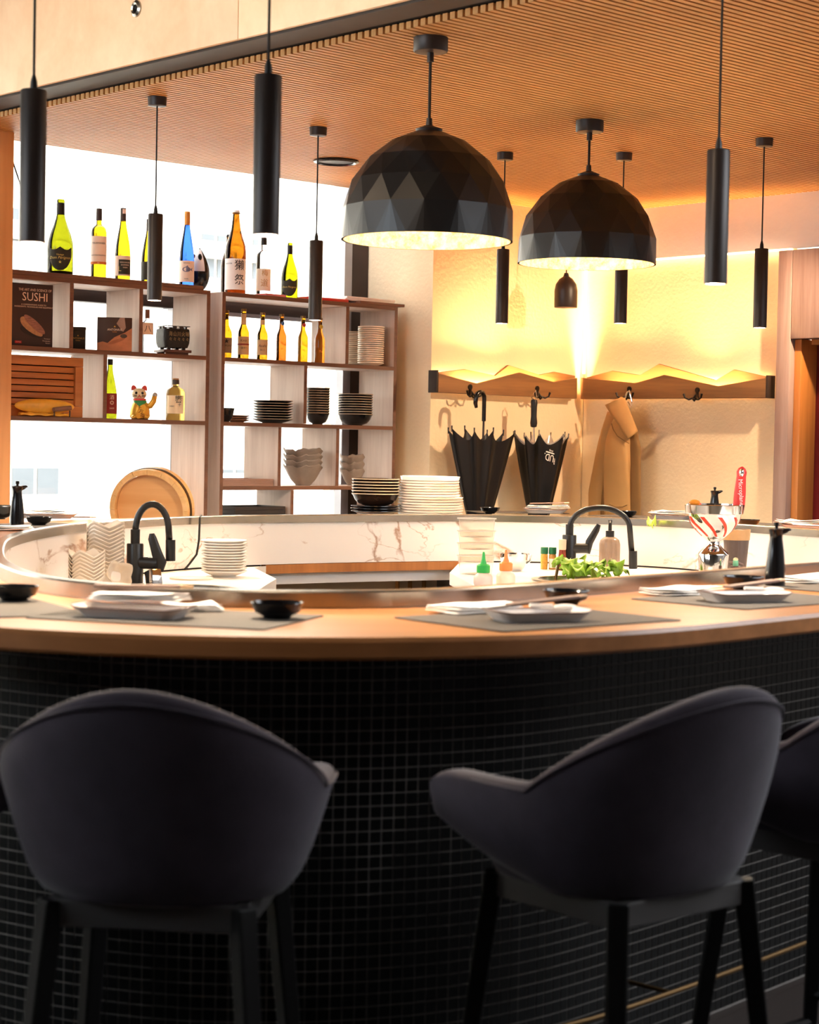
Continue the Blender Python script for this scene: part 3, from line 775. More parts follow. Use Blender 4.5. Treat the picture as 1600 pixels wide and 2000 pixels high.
def hook(t, x, y, z):
    h = MB().lathe([(0, 0), (.016, 0), (.016, .006), (0, .007)], 14, (x, y, z), M=Matrix.Rotation(math.pi / 2, 3, 'X')).lathe([(0, 0), (.014, 0), (.014, .006), (0, .007)], 14, (x, y, z - .045), M=Matrix.Rotation(math.pi / 2, 3, 'X'))
    h.box((x, y - .004, z - .022), (.018, .007, .05))
    for s in (-1, 1):
        h.tube([(x, y - .006, z - .02), (x + s * .012, y - .02, z - .045), (x + s * .035, y - .035, z - .055), (x + s * .058, y - .042, z - .045), (x + s * .066, y - .045, z - .022)], [.006, .006, .0055, .005, .007], 8)
    h.tube([(x, y - .006, z - .035), (x, y - .03, z - .062), (x, y - .045, z - .05)], .006, 8)
    return build('hook', h, M_hook, t)
NF, NB = 7.735, 7.785
ra, XA = rack('coat_rack', 'brown zigzag topped coat rack with hanging umbrellas, lit from inside', onn, NF, NB,
    [(857, 729), (932.5, 749), (1016, 727.5), (1082, 746), (1128, 738)],
    [(857, 727), (908, 721), (968, 733.5), (994, 713), (1054, 732), (1084, 726), (1124, 734)], -1, 0, True)
for px, py in ((918, 756), (1049, 759)):
    p = onn(px, py, NF); hook(ra, uof(p), NF, p.z)
UF, UB = 8.648, 8.698
def onu_(px, py, pl): return onu(px, py, pl)
rb, XB = rack('coat_rack', 'brown zigzag topped coat rack with the tan jacket, lit from inside', onu_, UF, UB,
    [(1135, 737.6), (1241, 748), (1297, 732), (1401.6, 754), (1496, 738)],
    [(1146, 737), (1196, 724), (1250, 732.5), (1287, 710.6), (1398, 742.7), (1433.7, 721.4), (1496, 735)], 0, 1, False)
for px, py in ((1230, 760), (1363, 762)):
    p = onu(px, py, UF); hook(rb, -nof(p), UF, p.z)
# vertical lamp profile in the corner and the strip under the soffit
led = thing('corner_light', 'vertical warm light strip in the wall corner above the coat racks', 'light', UN(8.722, 7.807, 0), A)
build('strip', MB().span(-.006, .006, -.006, .006, EYE + .46, EYE + 1.40), emit('soft warm strip', (1, .68, .36), 3.5), led, smooth=False)
tag(led, kind=None)
sl = thing('soffit_light', 'thin warm light strip under the plaster soffit above the coat hooks', 'light', UN(8.71, 7.0, EYE + 1.122), A)
build('strip', MB().span(-.012, .016, -.72, .78, 0, .008), emit('soffit strip', (1, .66, .32), 5.0), sl, smooth=False)

# ------------------------------------------------------------------ umbrellas
M_umb = pm('black umbrella cloth', '0e0b0a', .38, 0, .2, 10, .25, 30)
M_silver = pm('silver umbrella lining', 'cfc4b8', .35, .4, .06, 12)
def canopy_mesh(ribs, top, length, rtop, rbot, inner=0.0, lean=0.0, seed=1, droop=.055):
    rnd = random.Random(seed); ph = [rnd.uniform(.75, 1.15) for _ in range(ribs)]; rise = [rnd.uniform(-.35, 1) for _ in range(ribs)]
    S = 8; nu = ribs * S; nv = 14
    def fn(u, v):
        a = u * ribs; k = int(a) % ribs; fr = a - int(a); k2 = (k + 1) % ribs
        w = (1 - math.cos(math.pi * fr)) / 2
        amp = ph[k] * (1 - w) + ph[k2] * w; rs_ = rise[k] * (1 - w) + rise[k2] * w
        valley = math.sin(math.pi * fr) ** .8
        R = rbot + (rtop - rbot) * (1 - v) ** .85
        r = (R * amp) * (1 - .27 * valley * (1 - v * .6)) - inner
        z = top - length * v + (1 - v) ** 6 * (rs_ * .02 - droop * valley)
        th = 2 * math.pi * u
        return (r * math.cos(th) + lean * (1 - v), r * math.sin(th) * .62, z)
    return MB().grid(fn, nu, nv, cu=True), fn, ribs
def umbrella(label, px, py_top, N_, s, rtop, seed, lean, silver):
    p = onn(px, py_top, N_)
    t = thing('umbrella', label, 'umbrella', (p.x, p.y, p.z), A)
    mb, fn, ribs = canopy_mesh(8, 0, .66, rtop, .014, 0, lean, seed, .06)
    build('canopy', mb, M_umb, t, ang=180)
    if silver:
        m2, _, _ = canopy_mesh(8, .003, .5, rtop * .97, .03, .006, lean, seed)
        build('lining', m2, M_silver, t, ang=180)
    for k in range(ribs):
        q = Vector(fn((k + .001) / ribs, 0)); build('rib_tip', MB().tube([q - Vector((0, 0, .02)), q + Vector((0, 0, .015))], [.003, .0045], 6), M_black if not silver else M_chrome, t)
    return t, p
u1, p1 = umbrella('black folded umbrella with a curved crook handle hanging on the coat rack', 938, 843, 7.60, 1, .225, 3, 0.0, False)
h0 = onn(944, 830, 7.60) - p1; h0 = (uof(h0), 0, h0.z)
pts = []
sh = onn(946, 778, 7.60) - p1; x1, z1 = uof(sh), sh.z
pts = [(0.005, 0, -.62), (x1 - .004, 0, -.1), (x1, 0, z1)]
R_ = .033
for k in range(1, 9):
    a = math.pi * k / 8; pts.append((x1 - R_ + R_ * math.cos(a), 0, z1 + R_ * 1.05 * math.sin(a)))
pts += [(x1 - 2 * R_ - .004, 0, z1 - .03), (x1 - 2 * R_ + .004, 0, z1 - .055)]
build('shaft', MB().tube(pts[:2] + [(x1, 0, z1 - .11)], .006, 10), M_black, u1)
build('crook_handle', MB().tube([(x1, 0, z1 - .13)] + pts[2:], [.012, .0125] + [.0135] * 8 + [.0125, .009], 12), pm('lacquered crook', '14100d', .2, 0, .1, 10), u1)
u2, p2 = umbrella('black folded umbrella with silver lining, straight grip handle and white print', 1056, 850, 7.60, 1, .215, 8, .03, True)
g = onn(1043, 808, 7.60) - p2; gx, gz = uof(g), g.z
build('shaft', MB().tube([(0.005, 0, -.64), (gx + .01, 0, -.12), (gx, 0, gz - .05)], .006, 10), M_chrome, u2)
build('grip', MB().lathe([(.010, -.085), (.018, -.08), (.021, -.06), (.017, -.02), (.018, .03), (.020, .06), (.017, .076), (0, .08)], 18, (gx, 0, gz + .005)), M_blackplastic, u2)
build('hanging_ring', MB().tube([(gx, 0, gz + .083), (gx - .022, 0, gz + .09), (gx - .012, -.005, gz + .118), (gx, -.01, gz + .138), (gx + .012, -.005, gz + .118), (gx + .022, 0, gz + .09), (gx, 0, gz + .083)], .003, 6), M_chrome, u2)
ft = onn(1072, 893, 7.48) - p2
M_wprint = pm('white print', 'e6e0d8', .6, 0, .02, 9)
RT = Matrix.Rotation(.0, 3, 'Z')
lx, ly, lz = uof(ft), nof(ft), ft.z
flat_text(u2, 'UD.', .058, lx, -.122, lz, M_wprint, rot=math.pi - .2, sx=.9)
flat_text(u2, 'R', .052, lx + .052, -.116, lz - .022, M_wprint, rot=math.pi - .2, sx=.4)
flat_text(u2, 'shop', .018, lx + .022, -.118, lz + .036, M_wprint, rot=math.pi - .2)
build('print_bar', MB().box((lx + .01, -.121, lz + .026), (.07, .002, .006), Matrix.Rotation(.2, 3, 'Y')), M_wprint, u2, smooth=False)

# ------------------------------------------------------------------ tan jacket on the right rack
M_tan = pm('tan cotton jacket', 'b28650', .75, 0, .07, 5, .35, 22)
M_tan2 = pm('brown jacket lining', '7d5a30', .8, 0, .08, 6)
cp = onu(1228, 772, 8.63)
jk = thing('jacket', 'tan cotton jacket hanging by its collar loop from the coat rack', 'jacket', (cp.x, cp.y, cp.z), A - math.pi / 2)
PXM = cp.y / FPX                                        # metres per pixel there
def jx(px, y=0.0): return ((px - 1228) * PXM - y * .653) / .766      # local x (the wall is seen at a slant)
def jz(py): return -(py - 772) * PXM
def loft(rows, nseg=28, fold=.0, k=3, ph=0, jag=.004):
    """rows: (pixel row, left, right, depth, y centre)"""
    nv = len(rows); m4 = 5
    def fn(u, v):
        f = v * (nv - 1); i = min(int(f), nv - 2); w = f - i; a, b = rows[i], rows[i + 1]
        py, pl, pr, d, yc = [a[q] * (1 - w) + b[q] * w for q in range(5)]
        z = jz(py); t = 2 * math.pi * u; r = 1 + fold * math.sin(k * t + ph + z * 7) * (.35 + v) + .35 * fold * math.sin((k * 2 + 1) * t + z * 16)
        xl, xr = jx(pl, yc), jx(pr, yc); c_, s_ = math.cos(t), math.sin(t)
        c_ = math.copysign(abs(c_) ** .8, c_)
        return ((xl + xr) / 2 + (xr - xl) / 2 * c_ * r, yc + d / 2 * s_ * r, z + jag * math.sin(4 * t + z * 22))
    n = nv * m4; m = MB().grid(fn, nseg, n, cu=True)
    m.f.append(tuple(i * n for i in range(nseg))); m.f.append(tuple(i * n + n - 1 for i in range(nseg)))
    return m
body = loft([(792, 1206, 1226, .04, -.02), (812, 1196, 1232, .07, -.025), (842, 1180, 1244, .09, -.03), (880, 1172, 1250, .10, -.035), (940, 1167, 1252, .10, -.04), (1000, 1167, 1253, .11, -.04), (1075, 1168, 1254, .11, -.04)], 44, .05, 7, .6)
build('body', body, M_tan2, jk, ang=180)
sl1 = loft([(822, 1199, 1222, .05, -.075), (842, 1193, 1231, .075, -.085), (868, 1188, 1234, .085, -.09), (905, 1186, 1235, .09, -.10), (950, 1187, 1235, .09, -.10), (1000, 1189, 1234, .085, -.10), (1062, 1191, 1232, .08, -.10)], 36, .07, 3, .3, .008)
build('sleeve', sl1, M_tan, jk, ang=180)
sl2 = loft([(806, 1189, 1204, .04, -.06), (838, 1178, 1200, .06, -.065), (880, 1170, 1194, .07, -.07), (930, 1161, 1188, .075, -.075), (965, 1157, 1182, .07, -.08), (1000, 1158, 1180, .065, -.08), (1050, 1161, 1182, .06, -.08)], 30, .10, 3, 1.2, .008)
build('sleeve', sl2, M_tan, jk, ang=180)
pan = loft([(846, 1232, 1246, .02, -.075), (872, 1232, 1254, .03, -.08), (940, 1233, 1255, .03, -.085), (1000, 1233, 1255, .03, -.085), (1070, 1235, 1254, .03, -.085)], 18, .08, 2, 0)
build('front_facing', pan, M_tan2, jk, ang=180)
def collar(u, v):
    # a turned up collar: a folded flap from the loop down to its point
    pts_o = [(1196, 786), (1183, 792), (1196, 812), (1211, 832), (1222, 850), (1229, 858)]
    pts_i = [(1214, 777), (1222, 780), (1229, 798), (1236, 815), (1243, 832), (1247, 842)]
    f = v * 5; i = min(int(f), 4); w = f - i
    o = [pts_o[i][q] * (1 - w) + pts_o[i + 1][q] * w for q in (0, 1)]; n_ = [pts_i[i][q] * (1 - w) + pts_i[i + 1][q] * w for q in (0, 1)]
    px = o[0] * (1 - u) + n_[0] * u; py = o[1] * (1 - u) + n_[1] * u
    y = -.115 - .02 * (1 - u) - .012 * math.sin(math.pi * u) + .02 * u
    return (jx(px, y), y, jz(py))
build('collar', MB().grid(collar, 8, 16), M_tan, jk, mods=[('SOLIDIFY', {'thickness': .007, 'offset': 0})], ang=180)
build('seam', MB().tube([(jx(q, -.128), -.128, jz(w)) for q, w in ((1196, 828), (1200, 840), (1208, 852), (1220, 860), (1231, 866))], .0025, 6), M_tan2, jk)
build('seam', MB().tube([(jx(q, -.155), -.155, jz(w)) for q, w in ((1196, 985), (1208, 989), (1222, 988), (1230, 984))], .003, 6), M_tan2, jk)
build('hanging_loop', MB().tube([(jx(q, -.09), -.09, jz(w)) for q, w in ((1220, 782), (1225, 768), (1229, 764), (1235, 785), (1233, 795), (1227, 786))], .0045, 8), M_chrome, jk)

# ================================================================== shelf units in the window
S1, S2, S3, S4, S5 = 2.240, 1.897, 1.557, 1.216, .874
NFR, NBK = 8.0, 8.30
def U_at(px, py, n_): return uof(onn(px, py, n_))
def shelf_unit(label, u0, u1, top_th, rows, dividers):
    t = thing('shelf_unit', label, 'shelf unit', UN(0, 0, 0), A)
    th = .022
    def pan(nm, mb, side): 
        o = build(nm, mb, M_shelfside if side else M_shelf, t, bevel=.0012, bseg=1)
        return o
    def edge(mb): return build('edge_band', mb, M_shelf, None, bevel=.0008, bseg=1)
    def board(nm, a, b, z0, z1, vert):
        o = pan(nm, MB().span(a, b, NFR + .0025, NBK, z0, z1), True)
        e = edge(MB().span(a, b, NFR, NFR + .002, z0, z1)); e.parent = o
    board('side_panel', u0, u0 + th, 0, S1 - .0005, True); board('side_panel', u1 - th, u1, 0, S1 - .0005, True)
    board('top_board', u0 + th + .0005, u1 - th - .0005, S1 - top_th, S1, False)
    for z in rows: board('shelf', u0 + th + .0005, u1 - th - .0005, z - .021, z, False)
    for ud, z0, z1 in dividers: board('divider', ud - .011, ud + .011, z0 + .0005, z1 - .0005, True)
    return t
ul0, ul1 = 4.70, U_at(409.5, 700, NFR)
ur0, ur1 = U_at(433, 700, NFR), U_at(775.5, 700, NFR)
shelf_unit('dark fronted open shelf unit nearer the beam, with the sushi book', ul0, ul1, .022, (S2, S3, S5, .53, .18),
    [(U_at(140, 620, NFR), S2, S1 - .022), (U_at(275.5, 640, NFR), S2, S1 - .022), (U_at(205.5, 760, NFR), S3, S2 - .021)])
shelf_unit('dark fronted open shelf unit nearer the coat rack, with the amber beers', ur0, ur1, .022, (S2, S3, S4, S5, .53, .18),
    [(U_at(679, 650, NFR), S2, S1 - .022), (U_at(597, 770, NFR), S3, S2 - .021), (U_at(546.5, 890, NFR), S4, S3 - .021), (U_at(659.5, 890, NFR), S4, S3 - .021), (U_at(571, 980, NFR), S5, S4 - .021)])
tb = tag(build('top_plank', MB().span(ul0, U_at(397, 560, NFR), NFR - .004, NBK, S1, S1 + .020), M_shelf, None, None, A, bevel=.002), 'dark wooden plank lying on the beam side shelf unit under the wine', 'plank')
ST = S1 + .020

# things on the shelves stand a hair above the boards
S1, S2, S3, S4, S5, ST = [q + .0006 for q in (S1, S2, S3, S4, S5, ST)]
# ------------------------------------------------------------------ bottles
G_green = glass('olive green glass', '676a0c'); G_green2 = glass('yellow green glass', '7d7d08'); G_yel = glass('straw wine', 'a28a14'); G_blue = glass('blue glass', '2a55b8')
G_amber = glass('amber glass', '7d4a0c'); G_orange = glass('orange beer glass', '8a4a14'); G_gold = glass('golden beer glass', 'a06c10'); G_clear = glass('clear glass', 'e4e2dc'); G_whisky = glass('whisky', 'b89850'); G_brown = glass('red brown glass', 'a05c1e')
PROF = {
 'champ': [(.0, 0), (.94, 0), (1, .02), (1, .36), (.97, .44), (.80, .55), (.55, .66), (.38, .75), (.30, .82), (.27, .95), (.30, .955), (.30, .985), (.27, 1), (0, 1)],
 'bordeaux': [(0, 0), (.95, 0), (1, .015), (1, .66), (.93, .71), (.70, .745), (.42, .765), (.35, .79), (.34, .99), (.32, 1), (0, 1)],
 'hock': [(0, 0), (.95, 0), (1, .015), (1, .36), (.92, .48), (.70, .62), (.48, .74), (.37, .83), (.34, .99), (.32, 1), (0, 1)],
 'sake': [(0, 0), (.95, 0), (1, .015), (1, .50), (.93, .58), (.68, .68), (.46, .78), (.34, .90), (.32, .955), (.40, .958), (.40, .97), (.30, .972), (.30, 1), (0, 1)],
 'beer': [(0, 0), (.93, 0), (1, .02), (1, .50), (.95, .55), (.66, .63), (.48, .69), (.44, .76), (.41, .90), (.45, .905), (.45, .93), (.40, .935), (.40, .96), (.0, .96)],
 'square': [(0, 0), (.96, 0), (1, .03), (1, .60), (.90, .68), (.42, .74), (.30, .76), (.30, .86), (.0, .86)],
}
def bottle(label, px, py, h_px, w_px, mat, prof, z, cap=None, capmat=None, N_=8.13, group=None, dx=0):
    p = onn(px, py, N_); p.z = z; s = p.y / FPX; h, r = h_px * s, w_px * s / 2
    t = thing('bottle', label, 'bottle', p, face(p) + dx, group)
    build('glass_body', MB().lathe([(a * r, b * h) for a, b in PROF[prof]], 32), mat, t, ang=50)
    if cap:
        c0, c1, k = cap
        build('capsule', MB().lathe([(0, c0 * h), (k * r + .0012, c0 * h), (k * r + .001, c1 * h - .002), (k * r - .001, c1 * h), (0, c1 * h)], 20), capmat, t)
    return t, h, r
K_black = pm('black foil', '1d1712', .4, .2, .1, 10); K_grey = pm('dark grey foil', '453b36', .45, .2, .08, 10); K_orange = pm('orange foil', 'd28a3a', .4, .2, .08, 10)
L_pink = pm('blush paper label', 'f3d9c8', .7, 0, .03, 9); L_white = pm('white label', 'f6ece4', .7, 0, .03, 9); L_dark = pm('dark olive label', '2d2a1c', .6, 0, .1, 9); L_black = pm('black label', '1b1511', .6, 0, .1, 9)
L_red = pm('dark red label', '8a1f1c', .6, 0, .08, 9); L_orange = pm('orange label', 'd9722c', .6, 0, .06, 9); L_kraft = pm('beige beer label', 'cfa97c', .6, 0, .05, 9); L_grey = pm('grey beer label', '8d7a68', .6, 0, .06, 9)
M_inkgold = pm('pale gold ink', 'd8c070', .5, .2, .05, 9)
grpw = 'bottles on top of the shelf units'
def shield(t, r, h, z0, z1, half):
    n = 16; mb = MB(); v = []; f = []
    for i in range(n + 1):
        q = -1 + 2 * i / n; a = q * half - math.pi / 2
        top = z1 - (.0 if abs(q) in (0, 1) else 1) * (z1 - z0) * .13 * abs(math.sin(q * math.pi)); bot = z0 + (z1 - z0) * .55 * abs(q) ** 2.2
        for rr in (r - .001, r + .0012): v += [(rr * math.cos(a), rr * math.sin(a), bot), (rr * math.cos(a), rr * math.sin(a), top)]
    for i in range(n):
        a, b = i * 4, i * 4 + 4; f += [(a + 2, a + 3, b + 3, b + 2), (a, a + 2, b + 2, b), (a + 1, b + 1, b + 3, a + 3)]
    return build('label', mb.add(v, f), L_dark, t)
t, h, r = bottle('large green magnum with a dark shield label on the beam side shelf', 117, 535, 148, 50, G_green, 'champ', ST, (.80, .955, .30), K_black, group=grpw)
build('base_shade', MB().lathe([(0, .002), (r * .97, .002), (r * .97, .02), (0, .03)], 28), K_black, t); shield(t, r, h, h * .06, h * .37, 1.0)
wrap_text(t, 'Dom Pérignon', r * .30, r + .002, h * .225, M_inkgold, shear=.3); wrap_text(t, 'Vintage', r * .2, r + .002, h * .265, M_inkgold); wrap_text(t, '★', r * .3, r + .002, h * .165, M_inkgold)
t, h, r = bottle('white wine bottle with a tall blush label and orange stripe', 192, 543, 137, 30, G_yel, 'bordeaux', ST, (.83, 1.0, .36), K_grey, group=grpw)
wrap_patch(t, 'label', L_pink, r, h * .24, h * .60, 1.45); wrap_patch(t, 'stripe', L_orange, r + .0009, h * .205, h * .24, 1.45)
wrap_text(t, 'TRAMINER', r * .34, r + .002, h * .50, M_ink, sx=1.2); wrap_text(t, 'GEWÜRZTRAMINER', r * .24, r + .002, h * .33, M_ink); wrap_text(t, 'dry', r * .22, r + .003, h * .222, L_white)
t, h, r = bottle('straw coloured slim wine bottle with a dark square label', 239, 547, 142, 30, G_yel, 'hock', ST, (.82, 1.0, .36), K_grey, group=grpw)
wrap_patch(t, 'label', L_pink, r, h * .07, h * .34, 1.45); wrap_patch(t, 'dark_label', L_dark, r + .001, h * .09, h * .29, .85, .35)
wrap_text(t, 'WACHAUER', r * .26, r + .0025, h * .25, L_pink, .35); wrap_text(t, 'DOMÄNE', r * .26, r + .0025, h * .215, L_pink, .35); wrap_text(t, 'WEIN', r * .26, r + .0025, h * .18, L_pink, .35)
wrap_text(t, 'L', r * .9, r + .003, h * .16, M_inkgold, -.35)
wrap_patch(t, 'seal', L_pink, r * .37, h * .92, h * .985, .7, .5)
t, h, r = bottle('yellow wine bottle mostly hidden behind a tube pendant', 290, 550, 125, 29, G_yel, 'hock', ST, (.82, 1.0, .36), K_grey, group=grpw)
wrap_patch(t, 'label', L_dark, r, h * .05, h * .33, 1.4)
t, h, r = bottle('slim blue bottle with an orange capsule and fish label', 364, 556, 146, 29, G_blue, 'hock', ST, (.82, 1.0, .37), K_orange, group=grpw)
wrap_patch(t, 'label', L_pink, r, h * .06, h * .34, 1.45)
fsh = MB(); fv = [(.0, 0)]; 
def fish(t, r, z, s):
    mb = MB(); P = []
    for k in range(14):
        a = 2 * math.pi * k / 14; P.append((s * math.cos(a), s * .62 * math.sin(a)))
    P2 = [(s * .9, 0), (s * 1.5, s * .5), (s * 1.35, 0), (s * 1.5, -s * .5)]
    P3 = [(-s * .3, s * .5), (s * .2, s * 1.0), (s * .6, s * .4)]
    for Q in (P, P2, P3):
        v = [((r + .0025) * math.cos(x / r - math.pi / 2), (r + .0025) * math.sin(x / r - math.pi / 2), z + y) for x, y in Q]; mb.add(v, [tuple(range(len(Q)))])
    build('fish_print', mb, pm('fish ink', '6d6a86', .6, 0, .2, 60), t, smooth=False)
fish(t, r, h * .225, r * .55); wrap_text(t, 'RIESLING', r * .22, r + .002, h * .31, M_ink); wrap_text(t, 'MOSEL', r * .2, r + .002, h * .10, M_ink)
t, h, r = bottle('tall amber sake bottle with a white label and black brush characters', 459, 572, 164, 41, G_amber, 'sake', S1, (.955, 1.0, .32), L_white, group=grpw)
wrap_patch(t, 'label', L_white, r, h * .055, h * .42, 1.3); wrap_text(t, '獺', r * 1.05, r + .002, h * .335, M_ink, .42); wrap_text(t, '祭', r * 1.05, r + .002, h * .165, M_ink, .42); wrap_text(t, '純米大吟醸', r * .16, r + .002, h * .36, M_ink, -.7)
t, h, r = bottle('amber bottle just showing behind the tall sake bottle', 446, 568, 120, 30, G_brown, 'sake', S1, (.955, 1.0, .32), K_black, N_=8.25, group=grpw)
t, h, r = bottle('clear sake bottle with gold brush characters and a black stopper', 514, 576, 118, 29, G_clear, 'bordeaux', S1, (.86, 1.0, .36), K_black, group=grpw)
wrap_patch(t, 'label', pm('translucent label', 'f8efdc', .7, 0, .02, 9), r, h * .10, h * .46, 1.25); wrap_text(t, '梅', r * .9, r + .002, h * .385, M_gold, .2); wrap_text(t, '道', r * 1.1, r + .002, h * .22, M_gold, .15)
t, h, r = bottle('smaller green champagne bottle with a dark shield label', 565, 580, 110, 33, G_green2, 'champ', S1, (.80, .955, .31), K_black, group=grpw)
shield(t, r, h, h * .05, h * .36, 1.05); wrap_text(t, 'Dom Pérignon', r * .3, r + .002, h * .21, M_inkgold, shear=.3)
# beers
grpb = 'amber beers on the shelf'
beers = [(441, 698, 92, 23, G_gold, 'beer bottle with a star label beside the dividing side panel'), (475, 700, 97, 22, G_gold, 'tall necked beer bottle with a beige label and red band'), (512, 702, 92, 21, G_gold, 'beer bottle with a pale label in black italic lettering'),
         (549, 704, 91, 20, G_orange, 'orange beer bottle without paper label, blue neck disc'), (591, 707, 90, 20, G_gold, 'golden beer bottle without paper label, red neck disc'), (624, 709, 88, 20, G_brown, 'red brown beer bottle, last of the row, yellow neck disc')]
discs = [None, None, None, pm('blue disc', '4a6a9a', .5), pm('red disc', 'c03a34', .5), pm('yellow disc', 'd8b23a', .5)]
for k, (px, py, hp_, wp, gm, lab) in enumerate(beers):
    t, h, r = bottle(lab, px, py, hp_, wp, gm, 'beer', S2, (.945, 1.0, .46), pm('crown cap', '7a5a30', .35, .6, .1, 20), N_=8.07, group=grpb)
    if k == 0:
        wrap_patch(t, 'label', L_grey, r, h * .10, h * .42, 1.4); wrap_text(t, '★', r * 1.0, r + .002, h * .34, M_ink, .1); wrap_text(t, 'SAPPORO', r * .46, r + .002, h * .25, M_ink, .1)
    if k == 1:
        wrap_patch(t, 'label', L_kraft, r, h * .08, h * .44, 1.4); wrap_patch(t, 'red_band', L_red, r + .001, h * .27, h * .30, 1.4); wrap_text(t, 'Kirin', r * .62, r + .002, h * .36, M_ink, shear=.3); wrap_text(t, '一番搾り', r * .42, r + .002, h * .21, M_ink); wrap_patch(t, 'neck_label', L_kraft, r * .455, h * .68, h * .90, 1.3)
    if k == 2:
        wrap_patch(t, 'label', L_kraft, r, h * .10, h * .42, 1.3); wrap_text(t, 'Asahi', r * .72, r + .002, h * .29, M_ink, shear=.25); wrap_text(t, '辛口', r * .46, r + .002, h * .20, M_ink); wrap_patch(t, 'neck_label', L_kraft, r * .46, h * .74, h * .84, 1.2)
    if discs[k]:
        a = .5; rr = r * .45
        build('neck_disc', MB().lathe([(0, 0), (.011, 0), (.011, .002), (0, .002)], 16, (rr * math.sin(a), -rr * math.cos(a), h * .80), M=Matrix.Rotation(a, 3, 'Z') @ Matrix.Rotation(math.pi / 2, 3, 'X')), discs[k], t)
        wrap_text(t, ['', '', '', 'Ki', 'Yu', 'To'][k], r * .6, r + .0015, h * .25, L_orange, .15, shear=.3)
# red label bottle, whisky, clear bottle
t, h, r = bottle('green sake bottle with a dark red label beside the shelf divider', 214, 815, 116, 28, G_green, 'hock', S3, (.90, 1.0, .36), K_black, N_=8.10)
wrap_patch(t, 'label', L_red, r, h * .08, h * .42, 1.4); wrap_text(t, '酒', r * .7, r + .002, h * .35, L_pink, .3); wrap_text(t, '◎', r * .7, r + .002, h * .26, L_pink, .3); wrap_text(t, 'SAKE', r * .3, r + .002, h * .17, L_pink, .3)
t, h, r = bottle('square shouldered whisky bottle with a white label on the shelf', 342, 817, 88, 37, G_whisky, 'square', S3, (.80, .90, .36), K_grey, N_=8.12)
build('stopper', MB().lathe([(0, h * .90), (r * .34, h * .90), (r * .34, h * .93), (0, h * .935)], 18), pm('cork', 'b98a5e', .8), t)
wrap_patch(t, 'label', pm('ivory label', 'f5e4c4', .7, 0, .02, 9), r, h * .15, h * .55, 1.0); wrap_text(t, '響', r * .85, r + .002, h * .45, M_ink, .35); wrap_text(t, '十', r * .4, r + .002, h * .34, M_ink, .45); wrap_text(t, 'HIBIKI', r * .2, r + .002, h * .31, M_ink, -.35)
t, h, r = bottle('clear spirit bottle with a beige label beside the little black grill', 287, 690, 88, 24, G_clear, 'square', S2, (.78, .98, .34), pm('red brown cap', '8a5a44', .5), N_=8.12)
wrap_patch(t, 'label', L_pink, r, h * .42, h * .68, 1.3); wrap_text(t, '八', r * 1.2, r + .002, h * .54, M_ink, .1)
# ------------------------------------------------------------------ penguin egg figurine
p = onn(389, 556, 8.17); p.z = ST - .020; s = p.y / FPX
t = thing('penguin_figurine', 'black and white egg shaped penguin figurine behind the blue bottle', 'figurine', p, face(p) - .5)
hh, rr = 87 * s, 19 * s
def eggr(z): 
    q = max(0, min(1, z / hh)); return rr * 1.05 * (math.sin(math.pi * (q ** .78))) ** .75 if 0 < q < 1 else 0
prof = [(eggr(hh * k / 18), hh * k / 18) for k in range(19)]; prof[0] = (rr * .45, 0); prof[-1] = (0, hh)
build('body', MB().lathe(prof, 28), M_blackglaze, t, ang=180)
def face_patch(u, v):
    a = (u - .5) * 2.1 - math.pi / 2; z = hh * (.46 + .50 * v); k = 1 - .25 * abs(u - .5) * (1 - v); r_ = eggr(z) + .0025
    return (r_ * math.cos(a), r_ * math.sin(a), z)
build('white_face', MB().grid(face_patch, 12, 10), M_whitecer, t, ang=180)
for sx in (-1, 1):
    a = sx * .55 - math.pi / 2; z = hh * .77; r_ = eggr(z) + .002
    build('eye', MB().ell((r_ * math.cos(a), r_ * math.sin(a), z), (.012, .008, .020), 12, 8), M_blackglaze, t)
# ------------------------------------------------------------------ books, boxes, grill
def standing(name, label, cat_, px0, px1, py0, py1, n_, th, mat, z=None, rz=None, lean=0.0):
    p = onn((px0 + px1) / 2, py1, n_); s = p.y / FPX
    if z is not None: p.z = z
    w = (px1 - px0) * s; h = (py1 - py0) * s
    t = thing(name, label, cat_, p, face(p) if rz is None else rz)
    return t, w, h
M_bookb = pm('dark brown cover', '3b241c', .45, 0, .06, 3); M_pages = pm('book pages', 'e8dccb', .9, 0, .05, 40)
def book(t, w, h, th, mat, ang_=0):
    build('cover', MB().span(-w / 2, w / 2, 0, .003, 0, h).span(-w / 2, w / 2, th - .003, th, 0, h).span(-w / 2, -w / 2 + .003, .003, th - .003, 0, h), mat, t, smooth=False)
    build('pages', MB().span(-w / 2 + .0035, w / 2 - .004, .0035, th - .0035, .004, h - .004), M_pages, t, smooth=False)
t, w, h = standing('book', 'dark brown sushi cookbook standing face out on the shelf', 'book', 19, 106, 556, 678, 8.06, .03, M_bookb, S2, A - .10)
book(t, w, h, .03, M_bookb); L1 = pm('pale pink print', 'f0d9c9', .6, 0, .02, 9)
flat_text(t, 'THE ART AND SCIENCE OF', h * .056, w * .06, -.001, h * .90, L1, sx=.84); flat_text(t, 'SUSHI', h * .19, w * .06, -.001, h * .785, L1, sx=.92)
flat_text(t, 'A COMPREHENSIVE GUIDE TO', h * .032, w * .03, -.001, h * .665, L1); flat_text(t, 'INGREDIENTS, TECHNIQUES AND EQUIPMENT', h * .032, w * .03, -.001, h * .63, L1)
for k, tx in enumerate(('Foreword', 'Photography', 'Recipes')): flat_text(t, tx, h * .026, w * .44, -.001, h * (.135 - .035 * k), L1, align='RIGHT')
